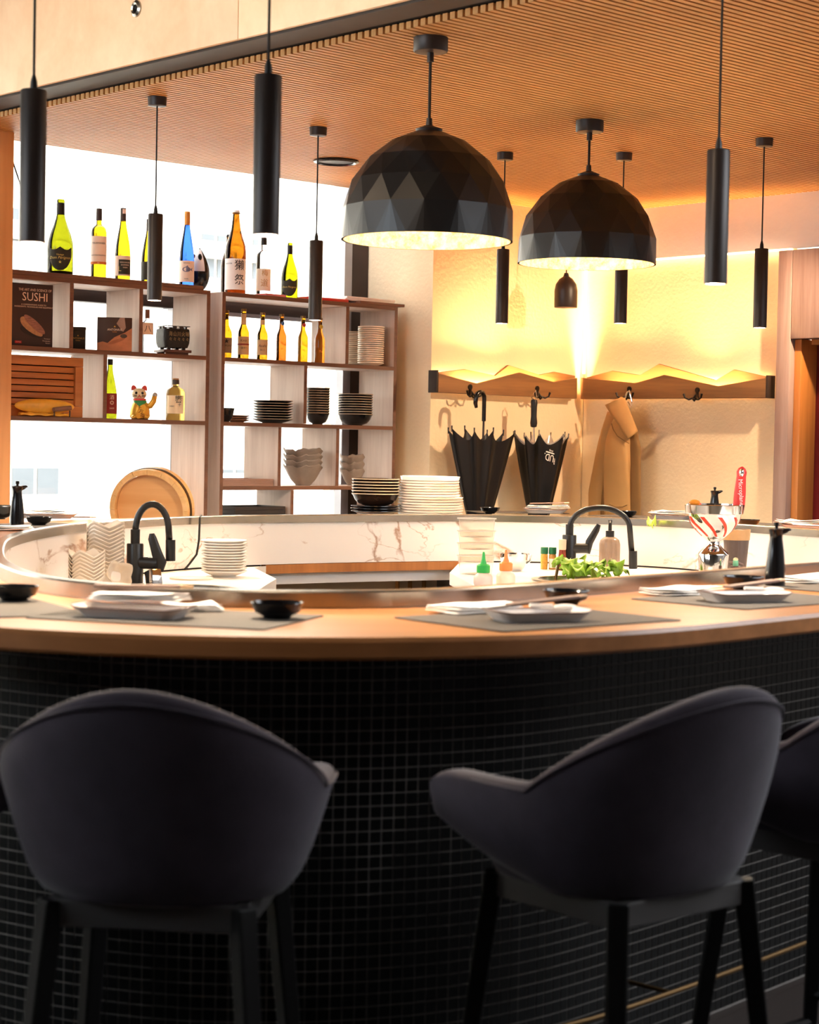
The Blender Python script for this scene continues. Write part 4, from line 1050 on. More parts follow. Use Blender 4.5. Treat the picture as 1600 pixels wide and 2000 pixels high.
build('red_mark', MB().span(-w * .42, -w * .26, -.0015, 0, h * .045, h * .085), M_redp, t, smooth=False); flat_text(t, 'TUTTLE', h * .024, -w * .34, -.0025, h * .065, L1)
def ellp(cx, cz, a, b, rot, n=24, tap=.0): return [(cx + a * math.cos(q) * math.cos(rot) - b * (1 - tap * math.cos(q)) * math.sin(q) * math.sin(rot), cz + a * math.cos(q) * math.sin(rot) + b * (1 - tap * math.cos(q)) * math.sin(q) * math.cos(rot)) for q in [2 * math.pi * k / n for k in range(n)]]
XZ = Matrix(((1, 0, 0, 0), (0, 0, -1, 0), (0, 1, 0, 0), (0, 0, 0, 1)))
def print_poly(t, nm, poly, mat, y=0.001): return build(nm, MB().prism(poly, y - .0012, y, XZ), mat, t, smooth=False)
print_poly(t, 'picture_shadow', ellp(-.0 * w, h * .235, w * .30, h * .07, -.30), pm('dark print', '23130e', .5), .0012)
print_poly(t, 'rice_print', ellp(-.02 * w, h * .315, w * .33, h * .085, -.62, tap=.2), pm('rice print', 'b98d68', .5, 0, .25, 60), .0024)
print_poly(t, 'fish_print', ellp(.05 * w, h * .355, w * .32, h * .062, -.66), pm('fish print', '9a6a5c', .4, 0, .35, 40, stretch=(1, 1, 6)), .0036)
t, w, h = standing('book', 'thin black book standing spine out behind the sushi cookbook', 'book', 8, 20, 553, 678, 8.17, .14, M_black, S2, A)
book(t, w, h, .10, M_bookb); flat_text(t, 'JAPAN', h * .05, .0, -.001, h * .93, K_orange, sx=.6); flat_text(t, 'SUSHI', h * .06, 0, -.001, h * .35, L1, rot=math.pi / 2)
t, w, h = standing('box', 'small black box with gold lettering beside the shelf divider', 'box', 137, 167, 636, 681, 8.12, .09, M_black, S2, face(onn(155, 660, 8.12)) + .12)
build('carton', MB().span(-w / 2, w / 2, 0, .10, 0, h * .86), L_black, t, bevel=.001); build('lid', MB().span(-w / 2 - .001, w / 2 + .001, -.001, .101, h * .862, h), L_black, t, bevel=.001)
flat_text(t, 'ANTONIUS', h * .11, 0, -.0015, h * .50, M_gold); flat_text(t, 'Caviar', h * .08, 0, -.0015, h * .41, M_gold); flat_text(t, '▲', h * .08, 0, -.0015, h * .62, M_gold)
t, w, h = standing('brochure_box', 'square brown brochure box picturing hands, standing on the shelf', 'box', 190, 257, 621, 687, 8.06, .03, M_bookb, S2, face(onn(224, 660, 8.06)) + .04)
build('box', MB().span(-w / 2, w / 2, 0, .035, 0, h), M_bookb, t, bevel=.001); Sk = pm('skin tone print', 'b9754e', .5, 0, .2, 18); Sk2 = pm('pale print', '9a7a6c', .5, 0, .15, 14)
print_poly(t, 'arm_print', [(-w / 2, .002), (w / 2, .002), (w / 2, h * .70), (w * .30, h * .56), (-.0, h * .42), (-w * .20, h * .24), (-w * .34, h * .28), (-w / 2, h * .24)], Sk)
print_poly(t, 'sleeve_print', [(.05 * w, h * .82), (.15 * w, h * .998), (.28 * w, h * .998), (.32 * w, h * .70), (.24 * w, h * .58)], Sk2)
print_poly(t, 'fingers_print', ellp(.05 * w, h * .30, w * .26, h * .05, .35), pm('finger print', 'a4623e', .5, 0, .15, 30), .0022); print_poly(t, 'caviar_print', ellp(.26 * w, h * .455, w * .10, h * .06, 0), pm('caviar print', '4a3a2c', .5, 0, .4, 90), .0022)
flat_text(t, 'ANTONIUS', h * .085, 0, -.0035, h * .635, L1); flat_text(t, 'Caviar', h * .055, .0, -.0035, h * .575, K_orange); flat_text(t, '▲', h * .07, 0, -.0035, h * .73, M_gold)
p = onn(337, 690, 8.11); p.z = S2; s = p.y / FPX
t = thing('tabletop_grill', 'little black cast iron grill with pale characters on a wooden stand', 'grill', p, face(p) + .42)
w, d = 60 * s, 52 * s
build('stand', MB().span(-w * .48, w * .48, -d / 2, d / 2, .012, .026).span(-w * .40, w * .40, -d * .42, -d * .28, 0, .012).span(-w * .40, w * .40, d * .28, d * .42, 0, .012), wood('dark stand wood', '4a2a1c', '6a4030', 'x', 20), t, bevel=.001)
gh = 42 * s
def oct_(r_, z, tt): 
    c_, s_ = math.cos(tt), math.sin(tt); e = 6; return r_ / ((abs(c_) ** e + abs(s_) ** e) ** (1 / e))
rr = w * .46
build('pot', MB().lathe([(rr * .88, .038), (rr * .98, .06), (rr * 1.01, .038 + gh * .5), (rr * .98, .038 + gh * .82), (rr * .94, .038 + gh * .86), (rr * .86, .038 + gh * .86), (rr * .86, .06), (0, .058)], 40, fn=oct_), pm('cast iron', '1b1a19', .55, .3, .3, 60, .3, 120), t)
for q in range(4):
    a = math.pi / 4 + q * math.pi / 2; build('foot', MB().box((rr * .80 * math.cos(a), rr * .80 * math.sin(a), .034), (.018, .018, .017)), M_black, t, bevel=.002)
    for dq in (-.28, .28):
        a2 = q * math.pi / 2 + dq; build('rim_tab', MB().box((rr * .9 * math.cos(a2) * (1 if abs(math.cos(a2)) > .7 else 1), rr * .9 * math.sin(a2), .038 + gh * .90), (.022 if q % 2 else .008, .008 if q % 2 else .022, .018)), M_black, t, bevel=.001)
build('grate', MB().span(-rr * .92, rr * .92, -rr * .92, -rr * .88, .038 + gh * .96, .038 + gh * .99).span(-rr * .92, rr * .92, rr * .88, rr * .92, .038 + gh * .96, .038 + gh * .99).span(-rr * .92, -rr * .88, -rr * .9, rr * .9, .038 + gh * .96, .038 + gh * .99).span(rr * .88, rr * .92, -rr * .9, rr * .9, .038 + gh * .96, .038 + gh * .99), M_steel_dark, t, smooth=False)
for k, tx in enumerate(('海', '山', '川', '火', '味')):
    flat_text(t, tx, gh * .24, -rr * .62 + k * rr * .32, -rr * 1.05, .038 + gh * .60, pm('dull gold ink', '9a8560', .6), sx=.8); flat_text(t, '々', gh * .2, -rr * .62 + k * rr * .32, -rr * 1.045, .038 + gh * .36, MATS['dull gold ink'], sx=.8)
# wooden slatted serving box leaning on the third shelf with a wrapped loaf shape and a grey handle
p = onn(84, 815, 8.06); p.z = S3; s = p.y / FPX
M_box = wood('orange beech', 'a8622c', 'c98448', 'x', 14, .45); M_boxd = pm('dark gap', '2a140a', .8)
t = thing('serving_crate', 'orange wooden crate with a slatted face standing on the third shelf', 'crate', p, A)
w, h = 163 * s * 1.12, 118 * s
build('back_board', MB().span(-w / 2 + .01, w / 2 - .01, .065, .075, .005, h - .005), M_boxd, t, smooth=False)
for a, b, z0, z1 in ((-w / 2, w / 2, h - .045, h), (-w / 2, w / 2, 0, .055), (-w / 2, -w / 2 + .035, .056, h - .046), (w / 2 - .045, w / 2, .056, h - .046)): build('rail', MB().span(a, b, 0, .064, z0, z1), M_box, t, bevel=.003)
zz = .058; st = (h - .046 - .058) / 6
for k in range(6): build('slat', MB().span(-w / 2 + .036, w / 2 - .046, .012, .03, zz + k * st, zz + k * st + st * .86), M_box, t, bevel=.002)
lp = onn(90, 797, 7.99)
M_wrap = pm('translucent wrap', 'e0a83c', .35, 0, .15, 14, .5, 25)
lo = thing('wrapped_bread', 'yellow film wrapped loaf lying before the slatted crate', 'food', (lp.x, lp.y, S3), A)
build('loaf', MB().ell((0, .012, .050), (w * .37, .020, .036), 30, 12), M_wrap, lo, ang=180)
build('film', MB().grid(lambda u, v: ((u - .5) * w * .62, .012 + .022 * math.cos(v * math.pi) * (1 - abs(u - .5)), .004 + .012 * abs(math.sin(v * math.pi)) + .006 * math.sin(u * 23) * math.sin(v * 9)), 26, 8), M_wrap, lo, ang=180, mods=[('SOLIDIFY', {'thickness': .0015})])
hp2 = onn(118, 808, 7.985)
hd = thing('crate_handle', 'grey brown handle piece lying at the foot of the crate', 'handle', (hp2.x, hp2.y, S3), A + .1)
build('bar', MB().tube([(-.055, -.016, .034), (0, -.016, .040), (.05, -.016, .045)], [.011, .012, .012], 12), pm('grey brown rubber', '7c5a48', .6), hd)
for x in (-.05, .045): build('post', MB().tube([(x, -.016, 0), (x, -.016, .032)], .004, 8), M_steel_dark, hd)
# round tub standing on edge below
p = onn(292, 1003, 8.10); s = p.y / FPX
tr = 81 * s
t = thing('wooden_tub', 'large round shallow wooden tub leaning on its edge under the beam side shelf', 'tub', (p.x, p.y, S5), -.22)
ML = Matrix.Rotation(.16, 3, 'X') @ Matrix.Rotation(math.pi / 2, 3, 'X')
cz = tr * math.cos(.16) + .012
M_tub = wood('pale cypress tub', 'd59a5c', 'e4b078', 'x', 6, .5); M_tub2 = wood('pale cypress rim', 'dba866', 'ecbf86', 'y', 12, .5)
build('base', MB().lathe([(0, .02), (tr * .86, .02), (tr * .86, 0.045), (0, 0.045)], 48, (0, .06, cz), M=ML), M_tub, t)
NS = 16
for k in range(NS):
    a0, a1 = 2 * math.pi * k / NS + .004, 2 * math.pi * (k + 1) / NS - .004
    mb = MB(); v = []; f = []
    for j in range(5):
        a = a0 + (a1 - a0) * j / 4
        for r_, z in ((tr * .87, -.03), (tr, -.03), (tr, .075), (tr * .87, .075)): v.append(ML @ Vector((r_ * math.cos(a), r_ * math.sin(a), z)) + Vector((0, .06, cz)))
    for j in range(4):
        for q in range(4): f.append((j * 4 + q, j * 4 + (q + 1) % 4, j * 4 + 4 + (q + 1) % 4, j * 4 + 4 + q))
    f += [(0, 1, 2, 3), (16, 17, 18, 19)]
    build('stave', mb.add(v, f), M_tub2, t)
build('hoop', MB().lathe([(tr + .0005, .02), (tr + .004, .02), (tr + .004, .045), (tr + .0005, .045)], 48, (0, .06, cz), M=ML), M_brass, t)
# ------------------------------------------------------------------ beckoning cat
p = onn(273, 817, 8.08); p.z = S3; s = p.y / FPX
t = thing('beckoning_cat', 'gold beckoning cat figurine with red ears and a green bib', 'figurine', p, face(p) + .05)
M_catgold = pm('gold lacquer', 'd9a73e', .3, .45, .1, 14); M_catface = pm('cream lacquer', 'ecd9b0', .35, 0, .06, 14); M_catred = pm('cat red', 'd0453c', .4, 0, .06, 14); M_catgreen = pm('cat green', '2f8a4a', .45, 0, .1, 14)
q = s
build('base', MB().lathe([(0, 0), (16 * q, 0), (17 * q, 1.2 * q), (16 * q, 2 * q), (0, 2 * q)], 24), M_brass, t)
build('body', MB().lathe([(0, 2 * q), (18 * q, 2 * q), (20 * q, 7 * q), (19 * q, 18 * q), (15.5 * q, 30 * q), (11.5 * q, 37 * q), (0, 39 * q)], 28), M_catgold, t, ang=180)
for sx in (-1, 1): build('paw', MB().ell((sx * 11 * q, -14 * q, 5 * q), (6 * q, 8 * q, 4 * q), 14, 8), M_catgold, t, ang=180)
hd = build('head', MB().ell((-2 * q, -2 * q, 49 * q), (14.5 * q, 12 * q, 12 * q), 24, 14), M_catface, t, ang=180)
for sx in (-1, 1):
    build('ear', MB().lathe([(6 * q, 0), (5.4 * q, 4 * q), (3.6 * q, 8 * q), (0, 10 * q)], 14, (-2 * q + sx * 9.5 * q, -1 * q, 57 * q), M=Matrix.Rotation(sx * .25, 3, 'Y') @ Matrix.Diagonal(Vector((1, .5, 1)))), M_catred, hd, ang=180)
    build('eye', MB().ell((-2 * q + sx * 6 * q, -13 * q, 51 * q), (2.6 * q, 1.4 * q, 2.6 * q), 12, 8), M_blackglaze, hd)
    build('whiskers', MB().tube([(-2 * q + sx * 5 * q, -13.4 * q, 45 * q), (-2 * q + sx * 13 * q, -9.5 * q, 44 * q)], .5 * q, 5).tube([(-2 * q + sx * 5 * q, -13.4 * q, 46.4 * q), (-2 * q + sx * 13.4 * q, -9 * q, 47 * q)], .5 * q, 5), M_ink, hd)
build('mouth', MB().tube([(-5.5 * q, -13.6 * q, 42.5 * q), (-2 * q, -14.4 * q, 45 * q), (1.5 * q, -13.6 * q, 42.5 * q)], .7 * q, 6), M_catred, hd)
build('nose', MB().ell((-2 * q, -14.2 * q, 46.5 * q), (1.4 * q, 1 * q, 1.1 * q), 10, 6), M_catred, hd)
build('collar', MB().lathe([(11.6 * q, 36 * q), (12.8 * q, 36.5 * q), (12.8 * q, 40 * q), (11.6 * q, 40.5 * q)], 28, (-1 * q, -1 * q, 0)), M_catred, t)
build('bib', MB().grid(lambda u, v: ((13.5 - 2 * v) * q * math.sin((u - .5) * 2.9) * (1 + .12 * v), -(14.2 + 3.5 * v) * q * math.cos((u - .5) * 2.9) * .92 - 1 * q, (36.5 - v * 13 * (1 - (2 * abs(u - .5)) ** 1.6)) * q), 16, 8), M_catgreen, t, ang=180, mods=[('SOLIDIFY', {'thickness': .0025})])
arm = build('raised_arm', MB().tube([(13 * q, -2 * q, 26 * q), (20 * q, -4 * q, 27 * q), (26 * q, -5 * q, 36 * q), (28 * q, -6 * q, 46 * q)], [6.5 * q, 6 * q, 5.6 * q, 5 * q], 12), M_catgold, t, ang=180)
build('paw_pad', MB().ell((28.5 * q, -6.5 * q, 48 * q), (5 * q, 4.5 * q, 5 * q), 14, 10), pm('grey paw', 'b3aaa2', .35, .2), arm, ang=180)
pq = build('coin_plaque', MB().lathe([(0, 0), (7.5 * q, 0), (7.5 * q, 1.6 * q), (0, 2 * q)], 20, (1 * q, -20.6 * q, 15 * q), M=Matrix.Rotation(.45, 3, 'Y') @ Matrix.Rotation(math.pi / 2 + .12, 3, 'X') @ Matrix.Diagonal(Vector((1, 2.0, 1)))), M_catgold, t)
for k, tx in enumerate('千万両'): flat_text(pq, tx, 9 * q, (-2 + 3.0 * k) * q, -23.2 * q - k * .1 * q, (22 - 7.5 * k) * q, M_ink, rot=-.3)

# ------------------------------------------------------------------ crockery on the shelves
def saucer_prof(r, h, foot=.5, t=.003): return shell_prof([(0, 0), (r * foot, 0), (r * foot * 1.02, h * .12), (r * .82, h * .62), (r, h)], t)
def shell_prof(o, t):
    """closed profile of a dish of constant vertical wall t, so that dishes nest without touching"""
    return o + [(max(a - .0006, 0), b + t) for a, b in reversed(o[1:])] + [(0, t)]
def bowl_prof(r, h, t=.004): return shell_prof([(0, 0), (r * .42, 0), (r * .44, h * .06), (r * .70, h * .22), (r * .86, h * .55), (r * .93, h * .86), (r, h)], t)
def rim_paint(me, mat):
    if len(me.materials) > 1: return
    me.materials.append(mat); top = max(v.co.z for v in me.vertices)
    low = top - .0045
    r1 = max(v.co.xy.length for v in me.vertices)
    for p in me.polygons:
        if p.center.z > low and p.center.xy.length > r1 * .955: p.material_index = 1
M_rim = pm('worn pale rim', 'a08c74', .35, 0, .2, 30)
def stack(name, lab, cat_, group, prof, mat, p, z, n, dz, seg=28, jit=.0003, fn=None, key=None, rim=None):
    """every dish in the stack is a thing of its own"""
    o = None
    for i in range(n):
        mb = MB().lathe(prof, seg, fn=fn)
        o = build(name, mb, mat, None, (p.x + random.uniform(-jit, jit), p.y + random.uniform(-jit, jit), z + dz * i), random.uniform(0, 6.28), key=key or group)
        if rim: rim_paint(o.data, rim)
        tag(o, lab % nth_top(i, n), cat_, group)
    return o
def at_n(px, py, n_): 
    p = onn(px, py, n_); return p, p.y / FPX
p, s = at_n(724, 712, 8.082); stack('saucer', '%s white saucer in the taller stack on the beer shelf', 'saucer', 'saucers in the taller stack', saucer_prof(26 * s, .016, .5, .006), M_creamcer, p, S2, 18, 75 * s / 18.4)
p, s = at_n(694, 712, 8.235); stack('saucer', '%s white saucer in the shorter stack behind the shelf divider', 'saucer', 'saucers in the shorter stack', saucer_prof(22 * s, .016, .5, .006), M_creamcer, p, S2, 16, 66 * s / 16.4)
p, s = at_n(532, 826, 8.10); stack('plate', '%s black round plate in the stack on the third shelf', 'plate', 'black plates on the third shelf', saucer_prof(40 * s, .020), M_blackglaze, p, S3, 8, 44 * s / 8.6, rim=M_rim)
p, s = at_n(620, 826, 8.12); stack('bowl', '%s black bowl in the taller stack beside the shelf divider', 'bowl', 'black bowls in the taller stack', bowl_prof(23.5 * s, .062), M_blackglaze, p, S3, 11, (70 * s - .062) / 10, rim=M_rim)
p, s = at_n(693, 829, 8.12); stack('bowl', '%s black bowl in the wider stack near the window frame', 'bowl', 'black bowls in the wider stack', bowl_prof(35 * s, .062), M_blackglaze, p, S3, 9, (60 * s - .062) / 8, rim=M_rim)
p, s = at_n(441, 822, 8.10); tag(build('bowl', MB().lathe(bowl_prof(17 * s, .07), 28), M_blackglaze, None, (p.x, p.y, S3)), 'single black bowl half hidden by the shelf side panel', 'bowl')
p, s = at_n(463, 823, 8.20)
M_terr = pm('terracotta brown glaze', 'a87a5e', .35, 0, .1, 10)
stack('plate', '%s flat brown plate beside the black plates on the third shelf', 'plate', 'brown plates on the third shelf', saucer_prof(25 * s, .014), M_terr, p, S3, 3, .011)
wob = lambda r, z, t_: r * (1 + (.05 * math.sin(3 * t_ + 1) + .03 * math.sin(7 * t_)) * min(1, z / .05)) if r > 0 else 0
def wavy(r_, h):
    mb = MB(); prof = shell_prof([(0, 0), (r_ * .36, 0), (r_ * .40, h * .05), (r_ * .62, h * .30), (r_ * .80, h * .62), (r_ * .90, h * .84), (r_, h)], .005); seg = 48
    mb.lathe([(a, b) for a, b in prof], seg)
    mb.v = [((x * (1 + .05 * math.sin(3 * math.atan2(y, x) + 1) * z / h), y * (1 + .04 * math.sin(4 * math.atan2(y, x)) * z / h), z + (.006 * math.sin(3 * math.atan2(y, x)) + .004 * math.sin(8 * math.atan2(y, x)) + .002 * math.sin(17 * math.atan2(y, x))) * (z / h) ** 3)) for x, y, z in mb.v]
    return mb
M_stone = pm('grey stoneware', '8c7d72', .7, 0, .12, 18, .2, 60)
def wstack(px, py, wpx, n_, h, dz, grp, lab):
    p, s = at_n(px, py, 8.11)
    for i in range(n_):
        o = build('bowl', wavy(wpx * s / 2, h), M_stone, None, (p.x, p.y, S4 + dz * i), A, key=grp); tag(o, lab % nth_top(i, n_), 'bowl', grp)
wstack(592, 947, 78, 4, .105, .030, 'wavy grey bowls, larger stack', '%s wavy rimmed grey bowl in the larger stack on the fourth shelf')
wstack(688, 948, 49, 3, .085, .040, 'wavy grey bowls, smaller stack', '%s wavy rimmed grey bowl in the smaller stack behind the black bowls')
def tray(r0, r1, h): return MB().prism([(-r0, -r1), (r0, -r1), (r0, r1), (-r0, r1)], 0, .003).span(-r0, r0, -r1, -r1 + .006, .003, h).span(-r0, r0, r1 - .006, r1, .003, h).span(-r0, -r0 + .006, -r1 + .006, r1 - .006, .003, h).span(r0 - .006, r0, -r1 + .006, r1 - .006, .003, h)
p, s = at_n(487, 946, 8.14); p = UN((ur0 + .022 + U_at(546.5, 890, NFR) - .011) / 2, 8.14)
M_traypink = pm('rose brown tray', '9c7a6c', .4, 0, .08, 9); M_trayblack = pm('dark slate tray', '2f2926', .5, 0, .12, 20)
for i in range(4): tag(build('tray', tray((U_at(546.5, 890, NFR) - ur0 - .033) / 2 - .006, .11, .009), M_traypink, None, (p.x, p.y, S4 + .0096 * i), A, key='traypink', bevel=.001), '%s rose brown tray in the pile on the fourth shelf' % nth_top(i, 4), 'tray', 'rose brown trays')
p, s = at_n(482, 1000, 8.14)
zt = onn(482, 988, 8.10).z
n_t = 12; dzt = (zt - S5) / n_t
for i in range(n_t): tag(build('tray', tray(.172, .12, dzt - .001), M_trayblack, None, (p.x, p.y, S5 + dzt * i), A, key='trayblack'), '%s dark slate tray in the pile on the lowest visible shelf' % nth_top(i, n_t), 'tray', 'dark slate trays')
p, s = at_n(716, 946, 8.10)
tag(build('red_dish', MB().lathe(saucer_prof(16 * s, .03), 24), pm('dark red glaze', '7a1426', .3, 0, .1, 9), None, (p.x, p.y, S4)), 'small dark red dish on the fourth shelf beside the grey bowls', 'dish')
# flat things on top of the rack side unit
p = onn(718, 588, 8.13)
tag(build('plank', MB().span(-.17, .17, -.13, .13, 0, .016), M_shelf, None, (p.x, p.y, S1), A, bevel=.001), 'loose dark plank on the top corner of the shelf near the white pier', 'plank')
for i, (dxx, th) in enumerate(((0, .012), (.012, .010))):
    tag(build('folder', MB().span(-.20 + dxx, .165 + dxx * .5, -.10, .12, 0, th), L_white, None, (p.x - .035, p.y - .03, S1 + .0165 + (0 if i == 0 else .0125)), A - .02, bevel=.001), ['lower white folder lying on the loose plank on top of the shelf', 'upper white folder lying on the loose plank on top of the shelf'][i], 'folder', 'white folders on the shelf top')
p = onn(612, 585, 8.075)
tag(build('red_folder', MB().span(-.085, .2, -.07, .07, 0, .016), M_redp, None, (p.x, p.y, S1), A, bevel=.002), 'flat red folder lying on top of the shelf behind the champagne bottle', 'folder')
p = onn(534, 578, 8.06)
tag(build('pink_folder', MB().span(-.09, .05, -.05, .05, 0, .012), pm('pink card', 'd77a74', .6), None, (p.x, p.y, S1), A, bevel=.002), 'small pink card lying on top of the shelf beside the clear sake bottle', 'card')
# ================================================================== on the bar top
M_dish = M_blackglaze
M_plate = pm('pale glazed tray plate', 'efe6e0', .22, 0, .05, 14); M_plrim = pm('brown plate rim', '6f5043', .35, 0, .15, 30)
M_sleeve = pm('mauve paper chopstick sleeve', '7d6458', .7, 0, .08, 20); M_napkin = pm('white napkin', 'f6f0ea', .85, 0, .02, 9, .2, 80)
def rrect(w, d, r, n=5):
    out = []
    for cx, cy, a0 in ((w / 2 - r, d / 2 - r, 0), (-w / 2 + r, d / 2 - r, 90), (-w / 2 + r, -d / 2 + r, 180), (w / 2 - r, -d / 2 + r, 270)):
        for k in range(n + 1):
            a = math.radians(a0 + 90 * k / n); out.append((cx + r * math.cos(a), cy + r * math.sin(a)))
    return out
def placemat(p, rz, label, w=.46, d=.335):
    return tag(build('placemat', MB().prism(rrect(w, d, .012), 0, .0022), M_mat, None, (p.x, p.y, CT + .0004), rz, key='placemat%.2f%.2f' % (w, d)), label, 'placemat', 'taupe placemats on the bar')
def sauce_dish(px, py, label, k=1.0, z=None, w=.105):
    p = onz(px, py, CT + .003); t_ = tag(build('sauce_dish', MB().lathe([(0, 0), (.026, 0), (.028, .004), (.045, .013), (.0525, .031), (.0515, .0325), (.044, .018), (.03, .009), (0, .008)], 36), M_dish, None, (p.x, p.y, z or CT + .0028), .3, key='sauce_dish'), label, 'dish', 'black sauce dishes on the bar')
    return t_
def plate(p, rz, label, z=CT + .0028, s=1.0):
    t = thing('tray_plate', label, 'plate', (p.x, p.y, z), rz, 'rectangular plates at the place settings')
    W_, D_ = .215 * s, .115 * s
    lay = [(.78, .74, 0), (.80, .77, .003), (.97, .95, .013), (1.0, 1.0, .0165), (.985, .975, .0175), (.93, .89, .0125), (.80, .72, .0065)]
    base = rrect(W_, D_, .03, 6); n = len(base); v = []; f = []
    for a, b, zz in lay:
        for x, y in base: v.append((x * a, y * b, zz + (.006 * (abs(x) / (W_ / 2)) ** 4 if zz > .01 else 0)))
    for r in range(len(lay) - 1):
        for k in range(n): f.append((r * n + k, r * n + (k + 1) % n, (r + 1) * n + (k + 1) % n, (r + 1) * n + k))
    f += [tuple(range(n)), tuple(range((len(lay) - 1) * n, len(lay) * n))]
    build('dish', MB().add(v, f), M_plate, t, key='tray_plate%.2f' % s)
    rim = [(x * .993, y * .99, .0172 + .006 * (abs(x) / (W_ / 2)) ** 4) for x, y in base]
    build('rim', MB().tube(rim + [rim[0]], .0016, 6, False), M_plrim, t, key='tray_rim%.2f' % s)
    return t
def chopsticks(p, rz, label, z, tilt=.0, L=.21):
    t = thing('chopstick_sleeve', label, 'chopsticks', (p.x, p.y, z), rz, 'chopsticks in paper sleeves')
    R = Matrix.Rotation(-tilt, 3, 'Y')
    def tr(mb): mb.v = [tuple(R @ Vector(q)) for q in mb.v]; return mb
    build('sleeve', tr(MB().prism([(-L * .42, -.014), (L * .42, -.014), (L * .42, .014), (-L * .42, .014)], 0, .006)), M_sleeve, t, bevel=.002)
    sk = wood('pale chopstick wood', 'c9a27a', 'dcb890', 'x', 30)
    for y in (-.005, .005): build('chopstick', tr(MB().tube([(L * .40, y, .003), (L * .54, y, .003)], .0033, 6)), sk, t)
    return t
def spoon(p, rz, z, label):
    t = thing('spoon', label, 'spoon', (p.x, p.y, z), rz)
    build('bowl', MB().ell((.03, 0, .008), (.028, .018, .007), 16, 8), M_whitecer, t, ang=180); build('handle', MB().tube([(.0, 0, .009), (-.05, 0, .013)], [.006, .004], 8), M_whitecer, t)
def napkin(p, rz, label, z, w=.17, d=.10, seed=1, lift=.012):
    rnd = random.Random(seed); a, b, c = [rnd.uniform(0, 6) for _ in range(3)]
    t = thing('napkin', label, 'napkin', (p.x, p.y, z), rz, 'folded white napkins on the bar')
    for k in range(3):
        sw = 1 - .06 * k; sk = .06 * k * (1 if seed % 2 else -1)
        def fn(u, v, k=k, sw=sw, sk=sk): return ((u - .5) * w * sw + (v - .5) * sk * d, (v - .5) * d * sw + k * .004, .0012 + .0045 * k + lift * (abs(u - .35) ** 1.5) * (.4 + k * .3) * (.6 + .4 * math.sin(a + 4 * v)) + .002 * math.sin(u * 7 + b + k) * math.sin(v * 5 + c) + .002)
        build('fold', MB().grid(fn, 14, 8), M_napkin, t, mods=[('SOLIDIFY', {'thickness': .0012, 'offset': 1})], ang=180)
    return t
def caster(px, py, hpx, label, rz=0.0):
    """tall black ceramic soy bottle with a spout and a stopper"""
    p = onz(px, py, CT + .003); s = p.y / FPX; h = hpx * s
    t = thing('soy_bottle', label, 'bottle', (p.x, p.y, CT + .0005), face(p) + rz, 'black ceramic soy bottles')
    r = h * .155
    fac = lambda rr, z, th: rr * (1 + .015 * math.cos(8 * th))
    build('body', MB().lathe([(r * .90, 0), (r, h * .01), (r * .98, h * .25), (r * .80, h * .55), (r * .62, h * .74), (r * .66, h * .82), (r * .80, h * .885), (r * .70, h * .895), (r * .2, h * .90)], 32, fn=fac), M_blackglaze, t)
    build('spout', MB().tube([(r * .45, 0, h * .845), (r * .95, 0, h * .865), (r * 1.30, 0, h * .885), (r * 1.45, 0, h * .875)], [r * .36, r * .28, r * .16, r * .10], 10), M_blackglaze, t)
    build('stopper', MB().lathe([(0, h * .893), (r * .17, h * .893), (r * .17, h * .93), (r * .26, h * .94), (r * .26, h * .995), (0, h)], 14), M_blackglaze, t)
    return t
# near settings
c = onz(347, 1206, CT); placemat(c, math.radians(-17), 'taupe placemat in front of the sink, the one with one plate and one dish', .50, .335)
c2 = Vector((.20 + .185, 3.54 + .31, 0)); c2 = onz(1052, 1210, CT); placemat(c2, A - .06, 'taupe placemat bearing the napkin left of its plate and no soy bottle', .50, .335)
c3 = onz(1470, 1172, CT); placemat(c3, A, 'taupe placemat below the tall black soy bottle on the near bar', .50, .335)
c0 = onz(-26, 1187, CT); placemat(c0, math.radians(-62), 'taupe placemat on the bend of the bar with a lone dish', .46, .30)
MZ = CT + .0028
p = onz(262, 1207, CT); plate(p, math.radians(-14), 'pale rectangular plate beside the steel rim on the placemat before the sink', s=1.1)
napkin(onz(272, 1200, CT), math.radians(-10), 'folded white napkin on the plate before the sink', MZ + .0245, .19, .095, 3)
napkin(onz(375, 1196, CT), math.radians(20), 'folded white napkin corner lying beside the plate before the sink', MZ, .12, .07, 6, .006)
chopsticks(onz(268, 1194, CT), math.radians(3), 'chopsticks in a mauve sleeve on the plate before the sink', MZ + .046, 0)
sauce_dish(541, 1207, 'black sauce dish at the corner of the placemat before the sink')
sauce_dish(28, 1173, 'black sauce dish cut by the frame on the bend of the bar')
p = onz(1048, 1214, CT); plate(p, math.radians(22), 'pale rectangular plate with chopsticks on the placemat without soy bottle')
chopsticks(onz(1060, 1201, CT), math.radians(33), 'mauve chopstick sleeve across the plate on the placemat without soy bottle', MZ + .024, .07)
napkin(onz(930, 1197, CT), math.radians(38), 'folded white napkin beside the plate on the placemat without soy bottle', MZ, .185, .11, 2, .010)
sauce_dish(1106, 1180, 'black sauce dish between the napkin and the rim near the lettuce')
p = onz(1453, 1176, CT); plate(p, math.radians(20), 'pale rectangular plate in front of the tall soy bottle')
chopsticks(onz(1468, 1164, CT), math.radians(38), 'mauve chopstick sleeve across the plate in front of the soy bottle', MZ + .024, .06)
napkin(onz(1335, 1162, CT), math.radians(40), 'folded white napkin beside the plate in front of the soy bottle', MZ, .20, .11, 4, .010)
sauce_dish(1452, 1150, 'black sauce dish next to the tall soy bottle on the near bar')
spoon(onz(1490, 1171, CT), math.radians(20), MZ + .012, 'small white spoon on the plate in front of the soy bottle')
spoon(onz(1078, 1208, CT), math.radians(20), MZ + .012, 'small white spoon on the plate without a soy bottle nearby')
